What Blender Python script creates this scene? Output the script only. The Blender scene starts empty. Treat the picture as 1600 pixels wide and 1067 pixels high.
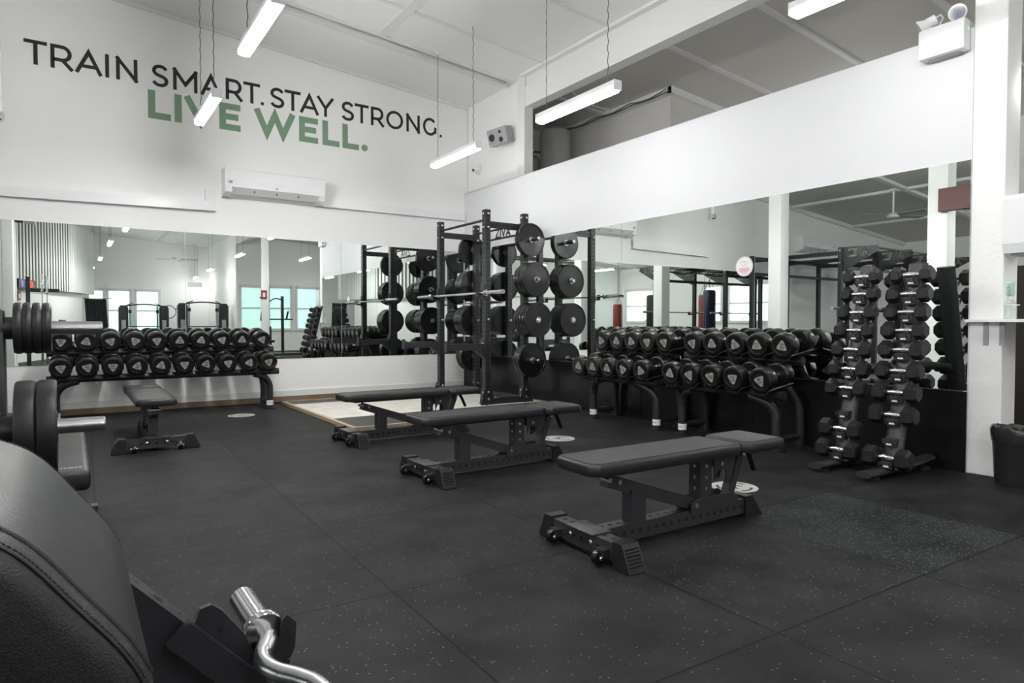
import bpy, math, random
from math import sin, cos, pi, radians, sqrt, atan2
from mathutils import Vector as V, Matrix

random.seed(7)
SC = bpy.context.scene
COL = SC.collection

# ------------------------------------------------------------------ camera
cd = bpy.data.cameras.new('camera')
cam = bpy.data.objects.new('camera', cd)
COL.objects.link(cam)
cam.location = (0, 0, 1.0)
cam.rotation_euler = (radians(90 - 1.54), 0, radians(-34.11))
cd.sensor_width = 36
cd.lens = 1020 / 1600 * 36
cd.clip_start = 0.05
SC.camera = cam

# ------------------------------------------------------------------ world
w = bpy.data.worlds.new('world')
SC.world = w
w.use_nodes = True
bg = w.node_tree.nodes['Background']
bg.inputs[0].default_value = (0.86, 0.94, 1.0, 1)
bg.inputs[1].default_value = 3.6

# ------------------------------------------------------------------ view
SC.view_settings.view_transform = 'Standard'
SC.view_settings.look = 'None'
SC.view_settings.exposure = 0.10
SC.view_settings.gamma = 1.0
SC.view_settings.use_curve_mapping = False
LAMP_STRENGTH = 84.0

# ------------------------------------------------------------------ materials
MATS = {}


def mat(name, col, rough=0.5, metal=0.0, bump=0.0, bscale=60.0, spec=0.5, emit=None, estr=0.0, var=0.0, vscale=6.0, rvar=0.0, coat=0.0):
    m = bpy.data.materials.new(name)
    m.use_nodes = True
    nt = m.node_tree
    b = nt.nodes['Principled BSDF']
    b.inputs['Base Color'].default_value = (*col, 1)
    b.inputs['Roughness'].default_value = rough
    b.inputs['Metallic'].default_value = metal
    b.inputs['Specular IOR Level'].default_value = spec
    b.inputs['Coat Weight'].default_value = coat
    if emit:
        b.inputs['Emission Color'].default_value = (*emit, 1)
        b.inputs['Emission Strength'].default_value = estr
    tc = nt.nodes.new('ShaderNodeTexCoord')
    if bump:
        n = nt.nodes.new('ShaderNodeTexNoise')
        n.inputs['Scale'].default_value = bscale
        n.inputs['Detail'].default_value = 4
        nt.links.new(tc.outputs['Object'], n.inputs['Vector'])
        bn = nt.nodes.new('ShaderNodeBump')
        bn.inputs['Strength'].default_value = bump
        bn.inputs['Distance'].default_value = 0.004
        nt.links.new(n.outputs['Fac'], bn.inputs['Height'])
        nt.links.new(bn.outputs['Normal'], b.inputs['Normal'])
    if var or rvar:
        n2 = nt.nodes.new('ShaderNodeTexNoise')
        n2.inputs['Scale'].default_value = vscale
        n2.inputs['Detail'].default_value = 5
        nt.links.new(tc.outputs['Object'], n2.inputs['Vector'])
        if var:
            mx = nt.nodes.new('ShaderNodeMix')
            mx.data_type = 'RGBA'
            mx.inputs[6].default_value = (*[c * (1 - var) for c in col], 1)
            mx.inputs[7].default_value = (*[min(1, c * (1 + var)) for c in col], 1)
            nt.links.new(n2.outputs['Fac'], mx.inputs[0])
            nt.links.new(mx.outputs[2], b.inputs['Base Color'])
        if rvar:
            mr = nt.nodes.new('ShaderNodeMapRange')
            mr.inputs[3].default_value = max(0, rough - rvar)
            mr.inputs[4].default_value = min(1, rough + rvar)
            nt.links.new(n2.outputs['Fac'], mr.inputs[0])
            nt.links.new(mr.outputs[0], b.inputs['Roughness'])
    MATS[name] = m
    return m


M_WALL = mat('white_paint', (0.86, 0.86, 0.85), 0.6, bump=0.15, bscale=30, var=0.02, vscale=1.5)
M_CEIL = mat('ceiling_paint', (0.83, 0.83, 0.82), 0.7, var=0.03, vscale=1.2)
M_CEIL_DIM = mat('dim_lit_ceiling_paint', (0.60, 0.585, 0.55), 0.7, var=0.05, vscale=1.2)  # white ceiling paint with the bays' dimmer light put into its colour
M_PANEL = mat('cool_white_board_paint', (0.70, 0.705, 0.725), 0.55, var=0.015, vscale=1.2)
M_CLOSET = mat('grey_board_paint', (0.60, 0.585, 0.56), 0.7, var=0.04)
M_TRIMW = mat('white_trim_paint', (0.74, 0.74, 0.73), 0.55, bump=0.1)
M_POST = mat('brushed_white_paint', (0.90, 0.90, 0.89), 0.5, bump=0.8, bscale=26)
M_WOOD = mat('pine_timber', (0.20, 0.145, 0.095), 0.6, var=0.35, vscale=9, bump=0.2)
M_PLY = mat('worn_plywood', (0.62, 0.59, 0.54), 0.6, var=0.3, vscale=7)
M_KICK = mat('black_kickboard', (0.005, 0.005, 0.0055), 0.30, rvar=0.06)
M_STEEL = mat('black_powder_coat', (0.017, 0.0175, 0.021), 0.36, bump=0.05, bscale=300)
M_STEEL2 = mat('charcoal_powder_coat', (0.026, 0.026, 0.030), 0.38, bump=0.05, bscale=300)
M_HOLE_SHADE = mat('hole_shade_black', (0.004, 0.004, 0.004), 0.9)  # flat discs in black, painting the shade inside tube holes
M_CHROME = mat('chrome', (0.78, 0.78, 0.79), 0.12, metal=1.0)
M_BRUSH = mat('brushed_steel', (0.46, 0.46, 0.47), 0.28, metal=1.0, bump=0.25, bscale=120)
M_BOLT = mat('zinc_bolt', (0.7, 0.7, 0.7), 0.25, metal=1.0)
M_RUB = mat('black_rubber', (0.006, 0.006, 0.007), 0.24, spec=0.5, rvar=0.05)
M_RUBM = mat('matt_black_rubber', (0.0125, 0.012, 0.0135), 0.42, spec=0.35, bump=0.15, bscale=200)
M_PU = mat('black_urethane', (0.0055, 0.0055, 0.006), 0.30, coat=0.15)
M_LABEL = mat('warm_grey_label', (0.27, 0.26, 0.235), 0.45)
M_INK = mat('black_ink', (0.01, 0.01, 0.01), 0.6)
M_VINYL = mat('black_vinyl', (0.008, 0.008, 0.0095), 0.37, spec=0.5, bump=0.3, bscale=420, rvar=0.05, vscale=9)
M_STITCH = mat('seam_piping', (0.008, 0.008, 0.008), 0.5)
M_WHITE = mat('white_plastic', (0.82, 0.83, 0.84), 0.3)
M_GREYP = mat('grey_plastic', (0.33, 0.34, 0.35), 0.4)
M_DARKP = mat('dark_plastic', (0.02, 0.02, 0.02), 0.4)
M_TXTB = mat('black_lettering_vinyl', (0.012, 0.012, 0.014), 0.5)
M_TXTG = mat('sage_green_lettering_vinyl', (0.19, 0.30, 0.20), 0.5)
M_CABLE = mat('dark_cable', (0.10, 0.10, 0.10), 0.5)
LED = {}


def led(k):
    if k not in LED:
        LED[k] = mat('lit_diffuser', (1, 1, 1), 0.5, emit=(1.0, 0.995, 0.98), estr=LAMP_STRENGTH * k)
    return LED[k]


M_TANK = mat('grey_enamel', (0.40, 0.40, 0.41), 0.35)
M_COPPER = mat('aged_copper_pipe', (0.10, 0.08, 0.07), 0.4, metal=0.6)
M_BROWN = mat('dark_brown_laminate', (0.055, 0.045, 0.040), 0.4)
M_RED = mat('red_vinyl', (0.26, 0.03, 0.025), 0.4)
M_BLUE = mat('navy_vinyl', (0.012, 0.016, 0.055), 0.4)
M_OXIDE = mat('red_oxide_paint', (0.075, 0.02, 0.018), 0.6, var=0.3, vscale=12)
M_MINT = mat('mint_plastic', (0.45, 0.66, 0.55), 0.35)
M_BAG = mat('bin_liner', (0.02, 0.02, 0.02), 0.2, bump=1.0, bscale=25)
M_REDLED = mat('red_led', (0.3, 0, 0), 0.5, emit=(1, 0.03, 0.02), estr=4)
M_BLUELED = mat('blue_led', (0, 0, 0.3), 0.5, emit=(0.12, 0.1, 1), estr=4)
M_GREENLED = mat('green_led', (0, 0.3, 0), 0.5, emit=(0.1, 1, 0.3), estr=2)
M_STICK = mat('scuffed_white_print', (0.42, 0.42, 0.41), 0.5, var=0.25, vscale=30)
M_SATIN = mat('satin_steel', (0.62, 0.63, 0.64), 0.24, metal=1.0, bump=0.1, bscale=160)
M_PINK = mat('red_print', (0.62, 0.16, 0.18), 0.5)
M_CORR = mat('corrugated_sheet', (0.66, 0.68, 0.66), 0.45)
M_SLATW = mat('pale_slat', (0.66, 0.67, 0.64), 0.5)
M_SLATD = mat('dark_slat_recess', (0.03, 0.032, 0.03), 0.7)
M_LEAF = mat('leaf_green', (0.08, 0.20, 0.06), 0.6, var=0.5, vscale=9)
M_LENS = mat('blue_grey_lens', (0.38, 0.43, 0.55), 0.15)
M_CURT = mat('charcoal_curtain', (0.035, 0.033, 0.04), 0.8)
M_LEDGE = mat('cork_edge', (0.40, 0.30, 0.20), 0.6)

# mirror
M_MIRROR = mat('mirror_silvering', (0.86, 0.905, 0.875), 0.0, metal=1.0)
M_MIRROR.node_tree.nodes['Principled BSDF'].inputs['Roughness'].default_value = 0.0


def pane_mat(name, tint, trans, frost):
    m = bpy.data.materials.new(name)
    m.use_nodes = True
    nt = m.node_tree
    nt.nodes.clear()
    out = nt.nodes.new('ShaderNodeOutputMaterial')
    mix = nt.nodes.new('ShaderNodeMixShader')
    mix2 = nt.nodes.new('ShaderNodeMixShader')
    tl = nt.nodes.new('ShaderNodeBsdfTranslucent')
    tr = nt.nodes.new('ShaderNodeBsdfTransparent')
    gl = nt.nodes.new('ShaderNodeBsdfGlossy')
    gl.inputs['Roughness'].default_value = 0.05
    tl.inputs[0].default_value = (*tint, 1)
    tr.inputs[0].default_value = (*trans, 1)
    mix.inputs[0].default_value = frost
    mix2.inputs[0].default_value = 0.06
    nt.links.new(tr.outputs[0], mix.inputs[1])
    nt.links.new(tl.outputs[0], mix.inputs[2])
    nt.links.new(mix.outputs[0], mix2.inputs[1])
    nt.links.new(gl.outputs[0], mix2.inputs[2])
    nt.links.new(mix2.outputs[0], out.inputs[0])
    return m


M_FROST = pane_mat('frosted_pane', (0.80, 0.93, 0.88), (0.74, 0.90, 0.84), 0.75)
M_GLASS = pane_mat('clear_pane', (0.9, 0.95, 0.95), (0.92, 0.96, 0.95), 0.05)
M_CLEARPL = pane_mat('clear_plastic', (0.9, 0.93, 0.92), (0.88, 0.93, 0.92), 0.25)


def floor_mat():
    m = bpy.data.materials.new('rubber_floor_tiles')
    m.use_nodes = True
    nt = m.node_tree
    b = nt.nodes['Principled BSDF']
    N = nt.nodes.new
    L = nt.links.new

    def math_(op, a, c=None, d=None):
        n = N('ShaderNodeMath')
        n.operation = op
        for i, x in enumerate((a, c, d)):
            if x is None:
                continue
            if isinstance(x, (int, float)):
                n.inputs[i].default_value = x
            else:
                L(x, n.inputs[i])
        return n.outputs[0]

    tc = N('ShaderNodeTexCoord')
    sp = N('ShaderNodeSeparateXYZ')
    L(tc.outputs['Object'], sp.inputs[0])
    x, y = sp.outputs[0], sp.outputs[1]
    # tile grid, turned a little from the walls
    u = math_('DIVIDE', math_('SUBTRACT', x, math_('ADD', math_('MULTIPLY', y, 0.0155), 0.95)), 0.915)
    v = math_('DIVIDE', math_('ADD', math_('SUBTRACT', y, 3.24), math_('MULTIPLY', x, 0.035)), 0.965)

    def edge(c):
        f = math_('FRACT', math_('ADD', c, 50.0))
        return math_('MINIMUM', f, math_('SUBTRACT', 1.0, f))
    e = math_('MINIMUM', edge(u), edge(v))
    seam = math_('LESS_THAN', e, 0.0044)
    # per tile id
    fu = math_('FLOOR', u)
    fv = math_('FLOOR', v)
    cb = N('ShaderNodeCombineXYZ')
    L(fu, cb.inputs[0])
    L(fv, cb.inputs[1])
    wn = N('ShaderNodeTexWhiteNoise')
    L(cb.outputs[0], wn.inputs[0])
    tile = wn.outputs['Value']
    special = math_('MULTIPLY', math_('COMPARE', fu, 2.0, 0.1), math_('COMPARE', fv, -2.0, 0.1))
    # flecks
    vo = N('ShaderNodeTexVoronoi')
    vo.inputs['Scale'].default_value = 105
    L(tc.outputs['Object'], vo.inputs['Vector'])
    sc_ = N('ShaderNodeSeparateColor')
    L(vo.outputs['Color'], sc_.inputs[0])
    big = N('ShaderNodeTexNoise')
    big.inputs['Scale'].default_value = 1.9
    big.inputs['Detail'].default_value = 3
    L(tc.outputs['Object'], big.inputs['Vector'])
    thr = math_('SUBTRACT', math_('SUBTRACT', 1.012, math_('MULTIPLY', tile, 0.04)),
                math_('MULTIPLY', big.outputs['Fac'], 0.07))
    thr = math_('SUBTRACT', thr, math_('MULTIPLY', math_('MULTIPLY', special, big.outputs['Fac']), 0.5))
    fl = math_('MULTIPLY', math_('GREATER_THAN', sc_.outputs[0], thr), math_('LESS_THAN', vo.outputs['Distance'], 0.34))
    # dust and scuffs
    dn = N('ShaderNodeTexNoise')
    dn.inputs['Scale'].default_value = 3.2
    dn.inputs['Detail'].default_value = 6
    dn.inputs['Roughness'].default_value = 0.6
    L(tc.outputs['Object'], dn.inputs['Vector'])
    fine = N('ShaderNodeTexNoise')
    fine.inputs['Scale'].default_value = 260
    fine.inputs['Detail'].default_value = 2
    L(tc.outputs['Object'], fine.inputs['Vector'])
    cr = N('ShaderNodeValToRGB')
    cr.color_ramp.elements[0].position = 0.36
    cr.color_ramp.elements[0].color = (0.008, 0.008, 0.0085, 1)
    cr.color_ramp.elements[1].position = 0.66
    cr.color_ramp.elements[1].color = (0.025, 0.025, 0.0265, 1)
    mixf = math_('ADD', math_('MULTIPLY', dn.outputs['Fac'], 0.75), math_('MULTIPLY', fine.outputs['Fac'], 0.25))
    L(mixf, cr.inputs[0])
    mt = N('ShaderNodeMix')
    mt.data_type = 'RGBA'
    mt.blend_type = 'MULTIPLY'
    mt.inputs[0].default_value = 1
    L(cr.outputs[0], mt.inputs[6])
    tv = N('ShaderNodeMapRange')
    tv.inputs[3].default_value = 0.86
    tv.inputs[4].default_value = 1.14
    L(tile, tv.inputs[0])
    L(tv.outputs[0], mt.inputs[7])
    fc = N('ShaderNodeMix')
    fc.data_type = 'RGBA'
    fc.inputs[6].default_value = (0.12, 0.115, 0.105, 1)
    fc.inputs[7].default_value = (0.05, 0.15, 0.105, 1)
    L(math_('GREATER_THAN', sc_.outputs[1], math_('SUBTRACT', 0.62, math_('MULTIPLY', special, 0.45))), fc.inputs[0])
    m1 = N('ShaderNodeMix')
    m1.data_type = 'RGBA'
    L(fl, m1.inputs[0])
    L(mt.outputs[2], m1.inputs[6])
    L(fc.outputs[2], m1.inputs[7])
    m2 = N('ShaderNodeMix')
    m2.data_type = 'RGBA'
    L(seam, m2.inputs[0])
    L(m1.outputs[2], m2.inputs[6])
    m2.inputs[7].default_value = (0.0025, 0.0025, 0.0025, 1)
    L(m2.outputs[2], b.inputs['Base Color'])
    b.inputs['Roughness'].default_value = 0.62
    b.inputs['Specular IOR Level'].default_value = 0.13
    bn = N('ShaderNodeBump')
    bn.inputs['Strength'].default_value = 0.35
    bn.inputs['Distance'].default_value = 0.003
    L(math_('SUBTRACT', fine.outputs['Fac'], math_('MULTIPLY', seam, 2.0)), bn.inputs['Height'])
    L(bn.outputs[0], b.inputs['Normal'])
    return m


M_FLOOR = floor_mat()

# ------------------------------------------------------------------ mesh helpers
TXT = {}


def text_geo(s):
    if s not in TXT:
        cu = bpy.data.curves.new('t', 'FONT')
        cu.body = s
        cu.size = 1.0
        cu.align_x = 'CENTER'
        cu.align_y = 'CENTER'
        cu.resolution_u = 2
        ob = bpy.data.objects.new('t', cu)
        COL.objects.link(ob)
        dg = bpy.context.evaluated_depsgraph_get()
        me = bpy.data.meshes.new_from_object(ob.evaluated_get(dg))
        TXT[s] = ([tuple(v.co) for v in me.vertices], [tuple(p.vertices) for p in me.polygons])
        bpy.data.objects.remove(ob)
        bpy.data.curves.remove(cu)
        bpy.data.meshes.remove(me)
    return TXT[s]


def frame_of(d, up=None):
    d = V(d).normalized()
    a = V(up) if up else (V((0, 0, 1)) if abs(d.z) < 0.9 else V((0, 1, 0)))
    u = a.cross(d)
    if u.length < 1e-6:
        a = V((1, 0, 0))
        u = a.cross(d)
    u.normalize()
    return u, d.cross(u)


class MB:
    def __init__(s):
        s.v = []
        s.f = []
        s.m = []

    def add(s, vs, fs, mi=0):
        o = len(s.v)
        s.v += [tuple(x) for x in vs]
        s.f += [tuple(i + o for i in f) for f in fs]
        s.m += [mi] * len(fs)
        return s

    def box(s, c, d, R=None, mi=0):
        c = V(c)
        vs = []
        for z in (-1, 1):
            for y in (-1, 1):
                for x in (-1, 1):
                    p = V((x * d[0] / 2, y * d[1] / 2, z * d[2] / 2))
                    if R:
                        p = R @ p
                    vs.append(c + p)
        return s.add(vs, [(0, 2, 3, 1), (4, 5, 7, 6), (0, 1, 5, 4), (2, 6, 7, 3), (0, 4, 6, 2), (1, 3, 7, 5)], mi)

    def b2(s, lo, hi, mi=0):
        return s.box([(a + b) / 2 for a, b in zip(lo, hi)], [abs(b - a) for a, b in zip(lo, hi)], None, mi)

    def rbox(s, c, d, r=0.01, R=None, mi=0, n=3):
        """box with rounded edges: stacked rounded rectangles"""
        c = V(c)
        hx, hy, hz = d[0] / 2, d[1] / 2, d[2] / 2
        r = min(r, hx * .98, hy * .98, hz * .98)
        rings = []
        prof = []
        for i in range(n + 1):
            a = pi / 2 * i / n
            prof.append((-hz + r - r * cos(a), r - r * sin(a)))
        prof = [(z, ins) for z, ins in prof]
        prof += [(-z, ins) for z, ins in reversed(prof)]
        vs, fs = [], []
        k = 4 * (n + 1)
        for z, ins in prof:
            for q in range(4):
                cx = (hx - r) * (1 if q in (0, 3) else -1)
                cy = (hy - r) * (1 if q in (0, 1) else -1)
                for i in range(n + 1):
                    a = pi / 2 * q + pi / 2 * i / n
                    rr = r - ins
                    p = V((cx + rr * cos(a), cy + rr * sin(a), z))
                    if R:
                        p = R @ p
                    vs.append(c + p)
        for j in range(len(prof) - 1):
            for i in range(k):
                a, b = j * k + i, j * k + (i + 1) % k
                fs.append((a, b, b + k, a + k))
        fs.append(tuple(reversed(range(k))))
        fs.append(tuple(range((len(prof) - 1) * k, len(prof) * k)))
        return s.add(vs, fs, mi)

    def lathe(s, prof, p0, d, n=24, mi=0, up=None, rot=0, ring=False):
        if ring:
            prof = list(prof) + [prof[0]]
        p0 = V(p0)
        d = V(d).normalized()
        u, v = frame_of(d, up)
        vs, fs = [], []
        for r, h in prof:
            for i in range(n):
                a = 2 * pi * i / n + rot
                vs.append(p0 + d * h + (u * cos(a) + v * sin(a)) * max(r, 1e-5))
        for j in range(len(prof) - 1):
            for i in range(n):
                a, b = j * n + i, j * n + (i + 1) % n
                fs.append((a, b, b + n, a + n))
        if prof[0][0] > 1e-4 and not ring:
            fs.append(tuple(reversed(range(n))))
        if prof[-1][0] > 1e-4 and not ring:
            fs.append(tuple(range((len(prof) - 1) * n, len(prof) * n)))
        return s.add(vs, fs, mi)

    def cyl(s, p0, p1, r, r1=None, n=16, mi=0):
        p0, p1 = V(p0), V(p1)
        return s.lathe([(r, 0), (r if r1 is None else r1, (p1 - p0).length)], p0, p1 - p0, n, mi)

    def tube(s, pts, r, n=10, up=None, ra=None, mi=0, closed=False):
        pts = [V(p) for p in pts]
        ra = ra or r
        vs, fs = [], []
        N_ = len(pts)
        pu = None
        for i, p in enumerate(pts):
            if closed:
                t = (pts[(i + 1) % N_] - pts[i - 1]).normalized()
            else:
                t = (pts[min(i + 1, N_ - 1)] - pts[max(i - 1, 0)]).normalized()
            if pu is None:
                u, v = frame_of(t, up)
            else:
                u = (pu - t * pu.dot(t)).normalized()
                v = t.cross(u)
            pu = u
            for k in range(n):
                a = 2 * pi * k / n
                vs.append(p + u * cos(a) * r + v * sin(a) * ra)
        for j in range(N_ if closed else N_ - 1):
            for i in range(n):
                a, b = j * n + i, j * n + (i + 1) % n
                a2, b2_ = ((j + 1) % N_) * n + i, ((j + 1) % N_) * n + (i + 1) % n
                fs.append((a, b, b2_, a2))
        if not closed:
            fs.append(tuple(reversed(range(n))))
            fs.append(tuple(range((N_ - 1) * n, N_ * n)))
        return s.add(vs, fs, mi)

    def prism(s, poly, o, ux, uy, t, mi=0):
        """2D outline in the plane (ux, uy) at o, thickened by vector t"""
        o, ux, uy, t = V(o), V(ux), V(uy), V(t)
        n = len(poly)
        a = [o + ux * x + uy * y for x, y in poly]
        vs = a + [p + t for p in a]
        fs = [tuple(range(n)), tuple(reversed(range(n, 2 * n)))]
        if ux.cross(uy).dot(t) > 0:
            fs = [tuple(reversed(f)) for f in fs]
            fs += [(i, (i + 1) % n, (i + 1) % n + n, i + n) for i in range(n)]
        else:
            fs += [((i + 1) % n, i, i + n, (i + 1) % n + n) for i in range(n)]
        return s.add(vs, fs, mi)

    def disc(s, c, nrm, r, n=10, mi=0):
        u, v = frame_of(nrm)
        c = V(c)
        return s.add([c + (u * cos(2 * pi * i / n) + v * sin(2 * pi * i / n)) * r for i in range(n)], [tuple(range(n))], mi)

    def text(s, t, c, ux, uy, h, mi=0, bold=0.0):
        vs, fs = text_geo(t)
        c, ux, uy = V(c), V(ux).normalized(), V(uy).normalized()
        if bold:
            for a, b in ((1, 0), (-1, 0), (0, 1), (0, -1)):
                s.text(t, c + (ux * a + uy * b) * h * bold, ux, uy, h, mi)
        return s.add([c + ux * x * h + uy * y * h for x, y, z in vs], fs, mi)

    def ribbon(s, pts, wd, o, ux, uy, t, closed=False, mi=0):
        """flat stroke of width wd along 2D pts, with mitred corners"""
        P = [V((x, y)) for x, y in pts]
        n = len(P)
        lft, rgt = [], []
        for i in range(n):
            if closed or 0 < i < n - 1:
                d1 = (P[i] - P[i - 1]).normalized()
                d2 = (P[(i + 1) % n] - P[i]).normalized()
            elif i == 0:
                d1 = d2 = (P[1] - P[0]).normalized()
            else:
                d1 = d2 = (P[i] - P[i - 1]).normalized()
            tg = d1 + d2
            tg = tg.normalized() if tg.length > 1e-5 else d2
            nn = V((-tg.y, tg.x))
            k = min(2.5, 1 / max(0.2, nn.dot(V((-d1.y, d1.x)))))
            lft.append(P[i] + nn * wd / 2 * k)
            rgt.append(P[i] - nn * wd / 2 * k)
        o, ux, uy, t = V(o), V(ux), V(uy), V(t)
        q = lambda p, z: o + ux * p.x + uy * p.y + t * z
        m = n if closed else n - 1
        for i in range(m):
            j = (i + 1) % n
            vs = [q(lft[i], 0), q(rgt[i], 0), q(rgt[j], 0), q(lft[j], 0), q(lft[i], 1), q(rgt[i], 1), q(rgt[j], 1), q(lft[j], 1)]
            s.add(vs, [(0, 1, 2, 3), (7, 6, 5, 4), (0, 4, 5, 1), (1, 5, 6, 2), (2, 6, 7, 3), (3, 7, 4, 0)], mi)
        return s

    def perf(s, p0, p1, w, h, up=(0, 0, 1), step=0.06, r=0.0125, faces='4', mi=0, mh=1, e=0.0012):
        """square tube with rows of flat discs, dark ones painting shaded holes; w across, h along up"""
        p0, p1, up = V(p0), V(p1), V(up)
        d = (p1 - p0)
        L_ = d.length
        d.normalize()
        sd = d.cross(up).normalized()
        up = sd.cross(d)
        R = Matrix((d, sd, up)).transposed()
        s.box((p0 + p1) / 2, (L_, w, h), R, mi)
        n = int(L_ / step)
        for i in range(n):
            c = p0 + d * ((L_ - (n - 1) * step) / 2 + i * step)
            for sg in (-1, 1):
                s.disc(c + sd * sg * (w / 2 + e), sd * sg, r, 10, mh)
                if faces == '4':
                    s.disc(c + up * sg * (h / 2 + e), up * sg, r, 10, mh)
        return s

    def build(s, name, mats, parent=None, smooth=True, ang=38):
        me = bpy.data.meshes.new(name)
        me.from_pydata(s.v, [], s.f)
        for m in (mats if isinstance(mats, (list, tuple)) else [mats]):
            me.materials.append(m)
        me.polygons.foreach_set('material_index', s.m)
        if smooth:
            me.polygons.foreach_set('use_smooth', [True] * len(s.f))
            me.set_sharp_from_angle(angle=radians(ang))
        me.update()
        o = bpy.data.objects.new(name, me)
        COL.objects.link(o)
        if parent:
            o.parent = parent
        return o


def thing(name, label, cat, loc=(0, 0, 0), rz=0, group=None):
    o = bpy.data.objects.new(name, None)
    o.empty_display_size = 0.1
    COL.objects.link(o)
    o.location = loc
    o.rotation_euler = (0, 0, rz)
    return tag(o, label, cat, group)


def tag(o, label, cat, group=None):
    o['label'] = label
    o['category'] = cat
    if group:
        o['group'] = group
    return o


def struct(o):
    o['kind'] = 'structure'
    return o


def copy_tree(o, parent=None):
    c = o.copy()
    COL.objects.link(c)
    c.parent = parent
    for ch in KIDS(o):
        copy_tree(ch, c)
    return c


def KIDS(o):
    return list(o.children)


ORD = ['first', 'second', 'third', 'fourth', 'fifth', 'sixth', 'seventh', 'eighth', 'ninth', 'tenth']
XR, YB = 4.974, 8.632

# ------------------------------------------------------------------ setting
struct(MB().b2((-8.6, -13.7, -0.1), (10.7, 8.8, 0)).build('floor', M_FLOOR, smooth=False))


def wall_x(name, x0, x1, y0, y1, z0, z1, holes=(), axis='x', m=M_WALL):
    """wall along an axis with rectangular openings (a0, a1, z0, z1)"""
    mb = MB()

    def put(a0, a1, b0, b1):
        if a1 - a0 < 1e-4 or b1 - b0 < 1e-4:
            return
        if axis == 'x':
            mb.b2((a0, y0, b0), (a1, y1, b1))
        else:
            mb.b2((x0, a0, b0), (x1, a1, b1))
    s0, s1 = (x0, x1) if axis == 'x' else (y0, y1)
    cur = s0
    for a0, a1, b0, b1 in sorted(holes):
        put(cur, a0, z0, z1)
        put(a0, a1, z0, b0)
        put(a0, a1, b1, z1)
        cur = a1
    put(cur, s1, z0, z1)
    return struct(mb.build(name, m, smooth=False))


wall_x('wall_back', -8.6, 10.7, YB, YB + 0.12, 0, 4.75)
wall_x('wall_partition', XR, XR + 0.11, 1.9, YB, 0, 2.96, m=M_PANEL)
wall_x('wall_upper', 5.04, 5.15, 7.2, YB, 2.96, 4.27)
FWIN = [(0.62, 1.14, .72, 2.36), (1.28, 2.06, .72, 2.36), (2.26, 3.10, .72, 2.36)]
RWIN = [(5.14, 5.9, .8, 2.36), (6.14, 6.95, .8, 2.36), (7.15, 7.95, .8, 2.36)]
LWIN = [(-1.8, 0.3, 1.08, 2.3), (2.05, 2.78, 1.08, 2.3), (3.1, 4.85, 1.08, 2.3), (-4.6, -2.6, 1.08, 2.3)]
wall_x('wall_front', -8.6, 5.0, -13.72, -13.6, 0, 4.8, FWIN)
wall_x('wall_side_bay', 5.0, 5.12, -13.6, -8.02, 0, 4.3, axis='y')
wall_x('wall_front_bay', 5.0, 10.7, -8.02, -7.9, 0, 4.3, RWIN)
wall_x('wall_left', -8.62, -8.5, -13.6, YB, 0, 3.9, LWIN, axis='y')
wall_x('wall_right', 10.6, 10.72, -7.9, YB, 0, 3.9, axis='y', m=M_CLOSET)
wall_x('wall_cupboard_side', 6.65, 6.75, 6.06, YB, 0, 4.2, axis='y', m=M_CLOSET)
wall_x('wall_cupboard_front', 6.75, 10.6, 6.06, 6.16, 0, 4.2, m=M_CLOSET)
wall_x('wall_clerestory', -0.86, -0.74, -13.6, YB, 3.72, 4.78, axis='y')


def slab(name, x0, x1, f, y0, y1, m):
    vs = []
    for z in (0, 0.08):
        for x, y in ((x0, y0), (x1, y0), (x1, y1), (x0, y1)):
            vs.append((x, y, f(x) + z))
    return struct(MB().add(vs, [(0, 1, 2, 3), (7, 6, 5, 4), (0, 4, 5, 1), (1, 5, 6, 2), (2, 6, 7, 3), (3, 7, 4, 0)]).build(name, m, smooth=False))


cz = lambda x: 4.69 - 0.085 * x
cl = lambda x: 3.91 + 0.087 * x
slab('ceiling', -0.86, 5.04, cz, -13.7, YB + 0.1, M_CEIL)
slab('ceiling_bay', 5.04, 10.75, cz, -13.7, YB + 0.1, M_CEIL_DIM)
slab('ceiling_left', -8.65, -0.8, cl, -13.7, YB + 0.1, M_CEIL_DIM)

# pillar, beam, posts
struct(MB().rbox((5.087, 1.805, 2.15), (0.226, 0.19, 4.3), 0.008).build('pillar', M_POST))
mb = MB()
mb.b2((4.975, -7.9, 3.84), (5.13, 7.1, 4.10))
mb.b2((5.0, -7.9, 4.10), (5.11, 7.1, 4.262))
struct(mb.build('beam', M_TRIMW, smooth=False))
struct(MB().b2((4.965, 7.04, 2.96), (5.10, 7.2, 4.26)).build('post_upper_column', M_TRIMW, smooth=False)).name = 'column_stub'
for i, (x, y, w_, h_) in enumerate([(5.05, -3.9, .19, 3.84), (-.84, 4.5, .27, 3.85), (-1.0, .3, .2, 3.85), (-1.3, -4, .2, 3.85), (-.84, 7.2, .25, 3.85)]):
    struct(MB().rbox((x, y, h_ / 2), (w_, w_, h_), 0.008).build('column', M_POST)).name = 'column_%d' % (i + 1)
struct(MB().b2((-.92, -13.6, 3.62), (-.72, 8.4, 3.84)).build('beam_inner', M_TRIMW, smooth=False))
# trims on the ceilings
tn = 0


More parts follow.
